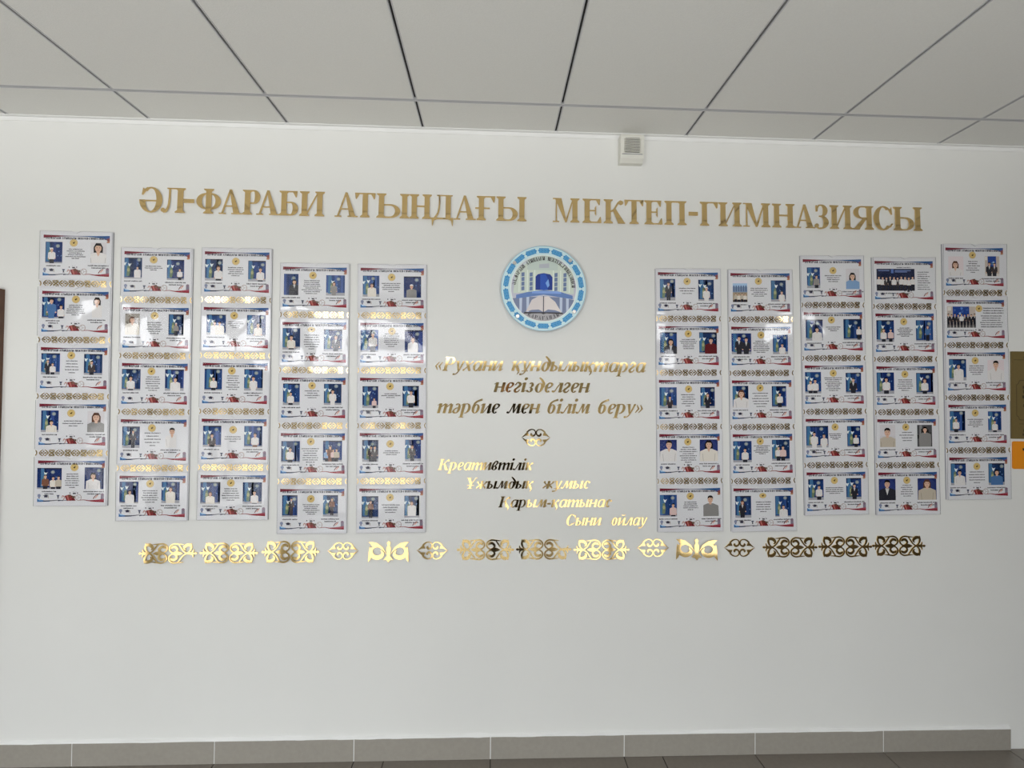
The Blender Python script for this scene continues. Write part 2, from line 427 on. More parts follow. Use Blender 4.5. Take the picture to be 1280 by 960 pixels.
        foot(a, -.04, .34, 1, -1); foot(a, w*.76, w*1.03, 1, -1); R(m-.18, .28, m+T+.18, .33)
    elif ch == '«' or ch == '»': pass
    return a

# bold italic cursive; the x-height is 1, upright here and sheared when placed
TI, HI = .27, .085
def minim(a, x, y0=0, y1=1, inn=True, out=True):
    a.rect(x, y0, x+TI, y1)
    if inn: a.poly([(x-.16, y1-.18), (x-.13, y1-.22), (x+.05, y1-.10), (x+.05, y1)])
    if out: a.poly([(x+TI+.16, y0+.18), (x+TI+.13, y0+.22), (x+TI-.05, y0+.10), (x+TI-.05, y0)])
ADV = {'и': 1.05, 'н': 1.05, 'п': 1.05, 'т': 1.5, 'р': 1.0, 'у': .88, 'х': .95, 'а': 1.02, 'қ': .95, 'к': .95, 'ұ': .88, 'д': .95, 'ы': 1.22,
       'л': 1.0, 'г': .72, 'н ': 1, 'е': .82, 'і': .52, 'з': .76, 'ә': .82, 'б': .95, 'м': 1.3, 'в': .88, 'ж': 1.3, 'й': 1.05, 'о': .9, 'с': .8,
       '-': .6, '«': .85, '»': .85, 'Р': 1.25, 'К': 1.45, 'Ұ': 1.3, 'Қ': 1.45, 'С': 1.25}
def gi(ch):
    a = Art(); R = a.rect; w = ADV[ch]-.14
    if ch in 'РКҚҰС':
        return G(ch, (w)/1.42).xf(lambda x, y: (x*1.42, y*1.42))
    if ch in 'ий':
        minim(a, 0, inn=True, out=False); minim(a, w-TI, inn=False); dia(a, TI-.04, w-TI-.06, .06, .80, .09)
        if ch == 'й': a.ring(w*.55, 1.42, .26, .2, .05, .1, 190, 350)
    elif ch == 'н': minim(a, 0, out=False); minim(a, w-TI, inn=False); R(TI, .45, w-TI, .56)
    elif ch == 'п': minim(a, 0, out=False); minim(a, w-TI, inn=False, y1=.93); a.stroke([(TI-.05, .62), (w*.5, .95), (w-TI+.1, .97)], [.05, .06, .06])
    elif ch == 'т':
        m = w/2-TI/2; minim(a, 0, out=False); R(m, 0, m+TI, .95); minim(a, w-TI, inn=False, y1=.93)
        a.stroke([(TI-.05, .62), (m, .93), (m+.12, .95)], [.05, .06, .06]); a.stroke([(m+TI-.05, .62), (w-TI, .93), (w-TI+.12, .95)], [.05, .06, .06])
    elif ch == 'р':
        minim(a, 0, y0=-.42, out=False); R(-.12, -.45, TI+.12, -.39)
        a.ring(w*.48, .5, w*.52, .52, TI*.95, HI, -100, 118)
    elif ch in 'уұ':
        a.poly([(0, 1), (TI, 1), (w*.62, .02), (w*.42, .02)]); a.poly([(-.1, .92), (.1, .98), (.1, 1), (-.1, .97)])
        a.stroke([(w*.95, .95), (w*.72, .25), (w*.42, -.25), (0, -.40)], [.09, .07, .055, .05]); a.ell(w*.94, .9, .11, .12); a.ell(.02, -.34, .11, .1)
        if ch == 'ұ': R(w*.1, -.05, w*.95, .04)
    elif ch == 'х':
        a.poly([(.02, 1), (.02+TI, 1), (w, 0), (w-TI, 0)]); a.stroke([(w*.95, .95), (w*.5, .5), (.03, .05)], [.06, .045, .06]); a.ell(w*.94, .92, .1, .09); a.ell(.04, .09, .1, .09)
    elif ch == 'а':
        a.ring(w*.42, .48, w*.44, .52, TI*.9, HI, 60, 300); minim(a, w-TI, inn=False); a.stroke([(w*.45, .98), (w-.2, .93)], [.05, .05]); a.stroke([(w*.42, 0.02), (w*.6, .14), (w-.24, .4)], [.05, .05, .04])
    elif ch in 'кқ':
        minim(a, 0, out=False); a.stroke([(TI, .5), (w*.55, .62), (w*.8, .93)], [.05, .055, .06]); a.ell(w*.86, .88, .13, .12)
        a.poly([(w*.32, .55), (w*.6, .62), (w, .06), (w*.96, 0), (w*.66, 0)])
        if ch == 'қ': a.poly([(w*.8, .06), (w, .06), (w*.98, -.18), (w*.8, -.38), (w*.76, -.34), (w*.82, -.14)])
    elif ch == 'д':
        a.ring(w*.5, .46, w*.5, .5, TI, HI, 0, 360)
        a.stroke([(w*.96, .5), (w*.88, .95), (w*.55, 1.3), (w*.22, 1.52)], [.12, .12, .09, .05])
    elif ch in 'ы':
        minim(a, 0, out=False); a.ring(TI-.02, .32, w*.42, .33, TI*.85, HI, -90, 95); minim(a, w-TI, inn=False)
    elif ch in 'лм':
        x2 = w-TI; minim(a, x2, inn=False)
        if ch == 'л': a.stroke([(x2+.05, .97), (w*.46, .6), (w*.26, .12), (.06, .04)], [.06, .055, .055, .05]); R(w*.5, .92, x2+.05, 1)
        else:
            a.stroke([(w*.36, .97), (w*.27, .5), (w*.16, .08), (.0, .05)], [.05, .05, .05, .05])
            a.poly([(w*.30, 1), (w*.30+TI, 1), (w*.58, .05), (w*.47, .05)]); a.poly([(w*.5, .05), (w*.56, .05), (x2+.12, 1), (x2, 1)])
        a.ell(.03, .1, .11, .1)
    elif ch == 'г':
        a.stroke([(w*.06, .72), (w*.3, .97), (w*.72, .93), (w*.85, .72), (w*.5, .45), (w*.2, .25), (w*.35, .04), (w*.75, .06), (w*.98, .28)], [.06, .06, .10, .13, .09, .12, .09, .06, .04])
    elif ch == 'е':
        a.ring(w*.5, .49, w*.5, .52, TI*.95, HI, 62, 318); a.stroke([(w*.62, .98), (w*.92, .82), (w*.7, .52), (w*.2, .42)], [.06, .1, .06, .045])
    elif ch == 'ә':
        a.ring(w*.5, .5, w*.5, .52, TI*.95, HI, -118, 135); a.stroke([(w*.38, 0), (w*.08, .18), (w*.3, .48), (w*.82, .58)], [.06, .1, .06, .045])
    elif ch == 'і': minim(a, .04); a.ell(.2, 1.38, .16, .16)
    elif ch == 'з':
        a.ring(w*.5, .745, w*.42, .27, .24, .08, -80, 150); a.ring(w*.46, .25, w*.5, .27, .25, .08, -150, 85); R(w*.3, .47, w*.6, .54); a.ell(w*.1, .14, .1, .1)
    elif ch == 'б':
        a.ring(w*.47, .46, w*.47, .48, TI*.95, HI, 0, 360)
        a.stroke([(w*.08, .5), (w*.2, 1.0), (w*.5, 1.25), (w*1.0, 1.42)], [.09, .10, .09, .11])
    elif ch == 'в':
        a.ring(w*.48, .26, w*.48, .28, TI*.9, HI, 0, 360); a.stroke([(w*.1, .25), (w*.18, .8), (w*.5, 1.15), (w*.85, 1.0), (w*.6, .6), (w*.4, .52)], [.12, .11, .07, .1, .07, .05])
    elif ch == 'ж':
        m = w/2-TI/2; R(m, 0, m+TI, 1)
        for s in (-1, 1):
            a.stroke([(w/2, .5), (w/2+s*w*.3, .62), (w/2+s*w*.42, .92)], [.05, .06, .07]); a.ell(w/2+s*w*.43, .86, .11, .11)
            a.stroke([(w/2, .52), (w/2+s*w*.28, .3), (w/2+s*w*.46, .05)], [.06, .09, .06])
    elif ch == 'о': a.ring(w*.5, .5, w*.5, .52, TI, HI, 0, 360)
    elif ch == 'с': a.ring(w*.52, .5, w*.52, .52, TI, HI, 55, 312); a.ell(w*.86, .8, .12, .12)
    elif ch == '-': R(0, .36, w, .56)
    elif ch in '«»':
        for k in (0, .34):
            pts = [(k+.30, .92), (k, .5), (k+.30, .08), (k+.36, .12), (k+.16, .5), (k+.36, .88)]
            for q in ([pts[0], pts[1], pts[4], pts[5]], [pts[1], pts[2], pts[3], pts[4]]):
                a.poly([((x if ch == '«' else .72-x), y) for x, y in q])
    return a

ORD = ['first', 'second', 'third', 'fourth', 'fifth', 'sixth', 'seventh', 'eighth', 'ninth', 'tenth', 'eleventh', 'twelfth', 'thirteenth', 'fourteenth']
def put_letter(art, ch, x, z, lean, label, group, thick):
    me = art.mesh('wall_letter', thick=thick, mats=[M_GOLD])
    o = link(bpy.data.objects.new('wall_letter', me)); o.location = (x, -.0006+lean*.12, z)
    o.rotation_euler = (lean+random.uniform(-.002, .002), 0, random.uniform(-.002, .002))
    tag(o, label, 'letter', group)

LAT = {'ә':'a','л':'l','ф':'f','а':'a','р':'r','б':'b','и':'i','т':'t','ы':'y','н':'n','д':'d','ғ':'gh','м':'m','е':'e','к':'k','п':'p','г':'g','з':'z','я':'ya','с':'s','у':'u','х':'kh','қ':'q','ұ':'u','і':'i','в':'v','ж':'zh','о':'o','й':'y','-':'-'}
def latin(w): return ''.join(LAT.get(c, '') for c in w.lower())
TITLE = [('ӘЛ-ФАРАБИ', [(175.2, 203.3), (201.6, 232), (230.7, 243.3), (244.9, 277.8), (274.8, 303.2), (303.8, 326.1), (321.5, 349.9), (349.5, 373.3), (374.9, 405.8)]),
         ('АТЫНДАҒЫ', [(419, 447.6), (443.8, 469.3), (471, 511.6), (512, 539.6), (539, 567.4), (567.4, 594.8), (595.8, 618.8), (620.2, 657.8)]),
         ('МЕКТЕП-ГИМНАЗИЯСЫ', [(690.7, 723.9), (727.8, 751.3), (754.2, 780), (780, 804), (805, 827.5), (830, 857.4), (860, 871.4), (874.3, 896.8), (897.5, 926), (928.3, 961.8),
                               (964.4, 992.3), (992.3, 1017.7), (1017.8, 1035.5), (1036.3, 1063.9), (1064.7, 1090.7), (1091, 1114.7), (1115.5, 1151.2)])]
ZT = at(660, 276.3).z
CAPH = .111
for word, spans in TITLE:
    for i, (ch, (a_, b_)) in enumerate(zip(word, spans)):
        yb = 265.5+(a_-175)*.0243
        pa, pb = at(a_, yb), at(b_, yb); wdt = (pb.x-pa.x)
        g_ = G(ch, wdt/CAPH).xf(lambda x, y: (x*CAPH, y*CAPH))
        z = pa.z + (.045 if ch == '-' else 0)
        nm = 'hyphen' if ch == '-' else 'letter %s' % ch
        put_letter(g_, ch, pa.x, z, -.04, 'large gold mirror %s, %s character of the title word %s (%s)' % (nm, ORD[i] if i < 14 else ['fifteenth', 'sixteenth', 'seventeenth'][i-14], word, latin(word)), 'title letters', .004)

MOTTO = [('«Рухани', 542.4, 629.6, 463.5, 463.5, 12.2), ('құндылықтарга', 639.2, 808, 463.5, 465.6, 12.2), ('негізделген', 617.1, 738, 490, 490.8, 12.2),
         ('тәрбие', 546.3, 625.6, 516.4, 516.6, 12.2), ('мен', 633.6, 676, 516.6, 516.8, 12.2), ('білім', 683, 738, 516.8, 517, 12.2), ('беру»', 746, 805.4, 517, 517.2, 12.2),
         ('Креативтілік', 547.1, 666.9, 587.3, 587.5, 9.6), ('Ұжымдық', 581, 667.5, 610.7, 610.6, 9.6), ('жұмыс', 677.7, 738.5, 610.6, 610.4, 9.6),
         ('Қарым-қатынас', 622.6, 765.3, 634, 633.6, 9.6), ('Сыни', 706.2, 752.1, 656.4, 656.2, 9.6), ('ойлау', 763, 808.5, 656.2, 656, 9.6)]
for word, xa, xb, ya, yb, xh in MOTTO:
    pa, pb = at(xa, ya), at(xb, yb); H = (at(xa, ya-xh)-pa).length
    tot = sum(ADV[c] for c in word); sh = .26
    sx_ = (pb.x-pa.x-sh*H*.6)/tot; x = 0
    for i, ch in enumerate(word):
        a_ = gi(ch).xf(lambda u, v: (u*sx_+v*H*sh, v*H))
        nm = 'hyphen' if ch == '-' else ('quotation mark' if ch in '«»' else 'letter %s' % ch)
        t_ = x/tot
        put_letter(a_, ch, pa.x+x*sx_, pa.z*(1-t_)+pb.z*t_, -.025 if word in ('Сыни', 'ойлау') else 0, 'small gold italic %s, %s character of the wall word %s (%s)' % (nm, ORD[i], word.strip('«»'), latin(word)), 'motto letters' if xh > 10 else 'value letters', .003)
        x += ADV[ch]

# ------------------------------------------------------------------ gold ornaments
def quad(q):
    a = Art()
    for sx1 in (1, -1):
        for sy in (1, -1): a.add(q.xf(lambda x, y: (x*sx1, y*sy)))
    return a
def long_orn(missing=()):
    def q(corner=True):
        r = Art()
        r.stroke([(290, 168), (200, 172), (110, 180), (45, 150), (20, 95), (40, 40), (95, 8)], [3, 13, 14, 14, 15, 13, 10])
        r.stroke([(90, 6), (150, 35), (165, 80), (120, 122), (70, 112), (52, 85)], [12, 14, 20, 24, 22, 6])
        r.stroke([(190, 165), (225, 120), (270, 55), (330, 8), (380, 4)], [8, 13, 12, 13, 16])
        if corner:
            r.stroke([(345, 4), (395, 45), (418, 110), (412, 190)], [9, 14, 20, 6])
            r.stroke([(415, 140), (380, 160), (335, 155), (300, 125), (290, 90), (318, 62)], [14, 28, 30, 27, 18, 4])
        r.stroke([(430, 0), (455, 35), (462, 78)], [14, 13, 3])
        return r
    a = Art()
    for sx1 in (1, -1):
        for sy in (1, -1): a.add(q((sx1, sy) not in missing).xf(lambda x, y: (x*sx1, y*sy)))
    for s in (1, -1):
        a.poly([(s*55, 0), (s*120, 26), (s*185, 38), (s*230, 26), (s*275, 0), (s*230, -26), (s*185, -38), (s*120, -26)])
        a.poly([(s*320, 0), (s*380, 20), (s*430, 28), (s*480, 12), (s*480, -12), (s*430, -28), (s*380, -20)])
        a.ell(s*500, 0, 30, 22)
    return a.xf(lambda x, y: (x/530, y/190))
def small_orn():
    q = Art()
    q.poly([(392, 0), (360, 22), (230, 150), (205, 118), (180, 50), (290, 46), (320, 22)])
    q.stroke([(245, 130), (180, 188), (105, 212), (40, 192), (10, 130), (35, 65), (90, 45), (130, 75), (118, 112)], [20, 18, 13, 14, 16, 20, 26, 26, 14])
    return quad(q).xf(lambda x, y: (x/390, y/215))
def horn_orn():
    a = Art()
    for s in (1, -1):
        q = Art()
        q.poly([(268, 132), (215, 134), (150, 118), (75, 60), (22, -40), (60, 8), (120, 55), (170, 66), (225, 78), (235, 100)])
        q.stroke([(90, 44), (150, 68), (210, 50), (230, 0), (207, -55), (152, -78), (98, -62), (76, -20), (102, 24)], [4, 8, 18, 24, 29, 31, 27, 19, 4])
        q.poly([(250, 72), (262, 0), (268, -145), (236, -108), (218, -50), (215, 30)])
        a.add(q.xf(lambda x, y: (x*s, y)))
    a.poly([(0, 147), (24, 128), (22, 105), (14, 88), (30, 55), (30, 10), (20, -50), (65, -112), (28, -110), (0, -147), (-28, -110), (-65, -112), (-20, -50), (-30, 10), (-30, 55), (-14, 88), (-22, 105), (-24, 128)])
    return a.xf(lambda x, y: (x/268, y/147))
def orn(name, art, px, py, cat, label, group, dep=.003):
    pa, pb = at(px[0], (py[0]+py[1])/2), at(px[1], (py[0]+py[1])/2); z0, z1 = at((px[0]+px[1])/2, py[1]).z, at((px[0]+px[1])/2, py[0]).z
    hx, hz = (pb.x-pa.x)/2, (z1-z0)/2
    o = link(bpy.data.objects.new(name, art.xf(lambda x, y: (x*hx, y*hz)).mesh(name, thick=dep, mats=[M_GOLD])))
    o.location = ((pa.x+pb.x)/2, 0, (z0+z1)/2)
    mid = (px[0]+px[1])/2                                 # stuck on slightly out of true, like the films
    if py[0] > 600 and (mid < 565 or 720 < mid < 840): o.rotation_euler = (-.075, 0, random.uniform(-.004, .004)); o.location.y = -.0035
    elif 840 < mid < 900: o.rotation_euler = (-.055, 0, -.10); o.location.y = -.0085
    return tag(o, label, cat, group)
LG = 'long scroll ornaments under the boards'; SG = 'small pointed ornaments'
LONG = [((174.6, 247.3), (679, 703.6), 'leftmost long gold scroll ornament, its lower right corner broken off', ((1, -1),)),
        ((250.4, 323.5), (678.3, 703.2), 'long gold scroll ornament, second from the left of the bottom row', ()),
        ((327.6, 399.7), (676.2, 702.6), 'long gold scroll ornament, third from the left, beside a small pointed one', ()),
        ((571, 642.7), (674.2, 699.8), 'long gold scroll ornament left of the middle, mostly reflecting black', ()),
        ((644.8, 714.2), (674, 699), 'half black half gold scroll ornament, upper right corner broken off', ((1, 1),)),
        ((716.3, 786.4), (674.4, 698.8), 'pale gold long scroll ornament right of the broken middle one', ()),
        ((952.8, 1021.3), (671.4, 696.4), 'bronze toned long scroll ornament, third from the right of the row', ()),
        ((1022.4, 1089.5), (670.4, 696), 'bronze toned long scroll ornament, second from the right of the row', ()),
        ((1089.5, 1156.2), (669.6, 694.6), 'bronze toned long scroll ornament, rightmost of the row', ())]
for px, py, lb, ms in LONG: orn('scroll_ornament', long_orn(ms), px, py, 'ornament', lb, LG)
SMALL = [((410, 448.4), (678, 698.3), 'small pointed gold ornament left of the left horned ornament'), ((521.3, 559.9), (677.3, 698), 'small pointed gold ornament right of the left horned ornament'),
         ((796, 835.4), (673.8, 694.8), 'small pale gold pointed ornament left of the right horned ornament'), ((904.9, 943.2), (674, 695.2), 'small bronze pointed ornament right of the right horned ornament'),
         ((651.5, 688), (536.6, 557.2), 'small pointed gold ornament alone between the motto and the word list')]
for px, py, lb in SMALL: orn('pointed_ornament', small_orn(), px, py, 'ornament', lb, SG)
orn('horned_ornament', horn_orn(), (460.6, 511.3), (676, 702.5), 'ornament', 'bright gold ram-horn ornament under the left boards', 'horned ornaments')
orn('horned_ornament', horn_orn(), (844.8, 894.6), (672.6, 699.2), 'ornament', 'deep gold ram-horn ornament under the right boards', 'horned ornaments')

# ------------------------------------------------------------------ round school emblem
p = at(679.5, 360.5, -.02); RAD = (at(732.5, 360.5, -.02)-p).length
t = empty('round_emblem', (p.x, 0, p.z-RAD)); tag(t, 'round light blue school emblem with building and open book above the motto', 'emblem')
def cyl(bm, r, y0, y1, n=64, cx=0, cz=0, mi=0):
    A = [bm.verts.new((cx+r*math.cos(2*PI*i/n), y0, cz+r*math.sin(2*PI*i/n))) for i in range(n)]
    B = [bm.verts.new((cx+r*math.cos(2*PI*i/n), y1, cz+r*math.sin(2*PI*i/n))) for i in range(n)]
    bm.faces.new(A).material_index = mi; bm.faces.new(B[::-1]).material_index = mi
    for i in range(n): bm.faces.new((A[i], B[i], B[(i+1) % n], A[(i+1) % n])).material_index = mi
    bmesh.ops.recalc_face_normals(bm, faces=bm.faces)
bm = bmesh.new(); cyl(bm, RAD, -.022, -.017, cz=RAD)
M_EMB = mat('pale_blue_acrylic', rgb(150, 185, 205, 1.2), .15)
bm_obj('disc', bm, M_EMB, t)
K = 1.35
def pc(r, g, b, k=K): return tuple(min(.9, v*k) for v in rgb(r, g, b))
a = Art(); r = RAD
a.ring(0, 0, r*.985, r*.985, r*.205, r*.205, 0, 360, pc(184, 208, 230), 0, 64)
a.obj('border_ring', t, mats=[M_INK], y0=-.0222).location = (0, 0, RAD)
a = Art()
for k in range(18):
    an = math.radians(90-20*k)
    b = Art(); L_, H_ = r*.128, r*.058
    b.poly([(-L_*1.15, 0), (-L_*.9, H_*.5), (-L_*.9, H_), (L_*.9, H_), (L_*.9, H_*.5), (L_*1.15, 0), (L_*.9, -H_*.5), (L_*.9, -H_), (-L_*.9, -H_), (-L_*.9, -H_*.5)], pc(58, 130, 180), 0)
    for s in (-1, 1):
        for q in (-.55, 0, .55): b.ring(q*L_, s*H_*.45, L_*.24, H_*.36, L_*.09, H_*.12, 0, 300, pc(105, 165, 205), 1, 8)
    rr = r*.885
    a.add(b.xf(lambda x, y: (rr*math.cos(an)+x*math.sin(an)+y*math.cos(an), rr*math.sin(an)-x*math.cos(an)+y*math.sin(an))))
a.obj('border_pattern', t, mats=[M_INK], y0=-.0225).location = (0, 0, RAD)
def disc_clip(A_, R0):
    o = Art()
    for pts, col, lay, sid_ in A_.p:
        # clip a polygon to the round picture
        out = pts
        n = 48
        for i in range(n):
            an = 2*PI*i/n; nx, ny = math.cos(an), math.sin(an); src = out; out = []
            for j in range(len(src)):
                p_, q_ = src[j], src[(j+1) % len(src)]
                dp, dq = p_[0]*nx+p_[1]*ny-R0, q_[0]*nx+q_[1]*ny-R0
                if dp <= 0: out.append(p_)
                if dp*dq < 0:
                    s = dp/(dp-dq); out.append((p_[0]+(q_[0]-p_[0])*s, p_[1]+(q_[1]-p_[1])*s))
            if len(out) < 3: break
        if len(out) >= 3: o.poly(out, col, lay)
    return o
a = Art(); u = r/365.0                                   # units: pixels of an enlarged view, centre (540, 485)
def P(*pts): return [((x-540)*u, (485-y)*u) for x, y in pts]
a.ring(0, 0, r*.79, r*.79, r*.03, r*.03, 0, 360, pc(205, 220, 228), 1, 56)
i_ = Art()
i_.poly(P((200, 120), (880, 120), (880, 860), (200, 860)), pc(176, 178, 190), 0)
i_.poly(P((200, 120), (880, 120), (880, 250), (200, 330)), pc(188, 196, 200), 1)
i_.poly(P((300, 330), (400, 270), (690, 270), (790, 330), (800, 530), (280, 530)), pc(186, 196, 186), 2)
i_.poly(P((400, 235), (440, 205), (610, 200), (660, 250), (660, 330), (400, 330)), pc(176, 188, 182), 3)
i_.poly(P((500, 280), (585, 270), (585, 310), (500, 312)), pc(165, 170, 178), 4)
i_.poly(P((470, 500), (470, 385), (490, 365), (540, 355), (595, 365), (615, 390), (615, 500)), pc(28, 52, 128), 4)
i_.poly(P((510, 500), (510, 368), (555, 362), (575, 400), (575, 500)), pc(40, 78, 165), 5)
i_.poly(P((555, 440), (580, 405), (590, 460), (575, 480)), pc(110, 150, 205), 6)
for x in (362, 432, 645, 722):
    for y in (372, 412, 452, 492): i_.poly(P((x-13, y-18), (x+13, y-22), (x+13, y+12), (x-13, y+16)), pc(98, 115, 150), 4)
for x in (330, 400, 462, 622, 685, 760): i_.poly(P((x-4, 330), (x+4, 330), (x+4, 520), (x-4, 520)), pc(205, 214, 205), 4)
i_.poly(P((305, 545), (400, 520), (540, 500), (690, 515), (790, 545), (790, 575), (540, 540), (305, 578)), pc(92, 120, 172), 7)
i_.poly(P((240, 580), (400, 560), (690, 560), (840, 590), (840, 740), (240, 740)), pc(112, 122, 150), 5)
for x in (345, 405, 690, 745): i_.poly(P((x-12, 560), (x+12, 560), (x+10, 690), (x-10, 690)), pc(176, 186, 205), 6)
i_.poly(P((440, 515), (470, 508), (660, 508), (690, 515), (690, 530), (440, 530)), pc(120, 150, 205), 8)
i_.poly(P((200, 700), (880, 700), (880, 860), (200, 860)), pc(160, 158, 162), 8)
i_.poly(P((378, 690), (540, 690), (700, 690), (712, 705), (560, 700), (540, 708), (520, 700), (370, 705)), pc(60, 58, 62), 9)
i_.poly(P((388, 690), (440, 585), (500, 552), (538, 560), (538, 688), (500, 668), (440, 672)), pc(198, 190, 190), 10)
i_.poly(P((695, 690), (640, 600), (580, 552), (542, 560), (542, 688), (580, 666), (640, 672)), pc(206, 198, 196), 10)
i_.poly(P((536, 552), (544, 552), (544, 690), (536, 690)), pc(70, 66, 78), 11)
a.add(disc_clip(i_, r*.765))
pa_ = a.obj('school_picture', t, mats=[M_INK], y0=-.0222); pa_.location = (0, 0, RAD)
def ring_text(txt, rr, a0, a1, hgt, wid, inside, col):
    A_ = Art()
    for i, ch in enumerate(txt):
        an = math.radians(a0+(a1-a0)*i/(len(txt)-1))
        if ch == ' ': continue
        g = G(ch, .78).xf(lambda x, y: ((x-.39)*wid, (y-.5)*hgt))
        s = -1 if inside else 1
        A_.add(g.xf(lambda x, y: (rr*math.cos(an)+s*(x*math.sin(an)+y*math.cos(an)), rr*math.sin(an)+s*(-x*math.cos(an)+y*math.sin(an)))))
    A_.p = [(p_, col, 0, i_) for p_, c_, l_, i_ in A_.p]
    return A_
tx = ring_text('ӘЛ-ФАРАБИ АТЫНДАҒЫ МЕКТЕП-ГИМНАЗИЯСЫ', r*.70, 172, 4, r*.085, r*.072, False, pc(46, 38, 46))
tx.add(ring_text('ҚАРАҒАНДЫ', r*.70, 242, 298, r*.085, r*.085, True, pc(60, 58, 66)))
tx.obj('lettering', t, mats=[M_INK], y0=-.0245).location = (0, 0, RAD)
for an in (140, 47, 323, 228):
    bm = bmesh.new(); cyl(bm, r*.042, -.030, 0, 16, r*.9*math.cos(math.radians(an)), RAD+r*.9*math.sin(math.radians(an))); bm_obj('standoff_screw', bm, M_STEEL, t)

# ------------------------------------------------------------------ photographs and certificates
SKINC = pc(196, 160, 138); WHT = (.72, .72, .72)
COL = {'W': pc(205, 202, 200), 'D': pc(40, 40, 48), 'G': pc(128, 126, 124), 'B': pc(120, 150, 185), 'R': pc(88, 30, 34), 'T': pc(176, 166, 150), 'K': pc(28, 24, 26), 'L': pc(34, 28, 28),
       'N': pc(82, 52, 40), 'C': pc(212, 214, 214), 'V': pc(58, 52, 54), 'P': pc(200, 175, 170), 'E': pc(112, 74, 58), 'O': pc(120, 110, 105), 'S': pc(206, 200, 190), 'U': pc(70, 105, 150)}
def clipR(pts, x0, y0, x1, y1):
    for ax, lim, sg in ((0, x0, 1), (0, x1, -1), (1, y0, 1), (1, y1, -1)):
        out = []
        for j in range(len(pts)):
            p_, q_ = pts[j], pts[(j+1) % len(pts)]; dp, dq = (p_[ax]-lim)*sg, (q_[ax]-lim)*sg
            if dp >= 0: out.append(p_)
            if dp*dq < 0:
                s = dp/(dp-dq); out.append((p_[0]+(q_[0]-p_[0])*s, p_[1]+(q_[1]-p_[1])*s))
        pts = out
        if len(pts) < 3: return []
    return pts
def figure(a, x, yt, s, hair, top, leg, lay, bust=False):
    """s = head height; unit square stretched by the frame's aspect later (x is in units of the frame's height)"""
    hc = COL[hair]; tc_ = COL[top]; hw = s*.37; cy = yt-s*.52
    if hair in 'LN': a.poly([(x-hw*1.35, cy-s*.75), (x-hw*1.4, cy+s*.1), (x-hw*.7, yt+s*.05), (x+hw*.7, yt+s*.05), (x+hw*1.4, cy+s*.1), (x+hw*1.35, cy-s*.75)], hc, lay)
    sh = yt-s*1.15; wS = s*(.95 if not bust else 1.15); wB = s*(.72 if not bust else 1.25); hip = sh-s*(2.1 if not bust else 3.0)
    a.poly([(x-wS*.35, sh+s*.10), (x+wS*.35, sh+s*.10), (x+wS, sh-s*.22), (x+wS*1.05, sh-s*1.5), (x+wB*.9, hip), (x-wB*.9, hip), (x-wS*1.05, sh-s*1.5), (x-wS, sh-s*.22)], tc_, lay+1)
    if leg and not bust:
        a.poly([(x-wB*.88, hip+s*.12), (x+wB*.88, hip+s*.12), (x+wB*.7, hip-s*2.9), (x+.08*s, hip-s*2.9), (x, hip-s*.9), (x-.08*s, hip-s*2.9), (x-wB*.7, hip-s*2.9)], COL[leg], lay+2)
    a.rect(x-s*.17, sh-s*.05, x+s*.17, cy-s*.1, SKINC, lay+2)
    if top in 'DV': a.poly([(x-s*.28, sh+s*.05), (x+s*.28, sh+s*.05), (x, sh-s*.9)], WHT, lay+2)
    elif top in 'WSPC': a.poly([(x-s*.2, sh+s*.06), (x+s*.2, sh+s*.06), (x, sh-s*.35)], SKINC, lay+3); 
    for sd in (-1, 1):                                    # hands
        if not bust: a.ell(x+sd*wS*.92, sh-s*1.75, s*.16, s*.18, SKINC, lay+2, 8)
    if top in 'WST' : 
        for sd in (-1, 1): a.stroke([(x+sd*wS*.72, sh-s*.5), (x+sd*wS*.62, sh-s*1.5)], [s*.03, s*.03], tuple(v*.62 for v in tc_), lay+2, 2)
    a.ell(x, cy, hw, s*.5, SKINC, lay+3, 12)
    a.poly([(x-hw*1.05, cy+s*.08), (x-hw*.95, cy+s*.42), (x-hw*.35, yt+s*.05), (x+hw*.4, yt+s*.05), (x+hw*1.0, cy+s*.4), (x+hw*1.05, cy+s*.06), (x+hw*.7, cy+s*.24), (x-hw*.5, cy+s*.28)], hc, lay+4)
    if s > .16:
        for sd in (-1, 1):
            a.ell(x+sd*hw*.42, cy+s*.02, hw*.16, s*.03, (.03, .02, .02), lay+4, 6)
            a.rect(x+sd*hw*.42-hw*.22, cy+s*.09, x+sd*hw*.42+hw*.22, cy+s*.115, (.04, .03, .025), lay+4)
        a.rect(x-hw*.08, cy-s*.14, x+hw*.08, cy-.02*s, tuple(v*.8 for v in SKINC), lay+4)
        a.poly([(x-hw*.32, cy-s*.25), (x, cy-s*.29), (x+hw*.32, cy-s*.25), (x, cy-s*.22)], pc(150, 85, 80), lay+4)
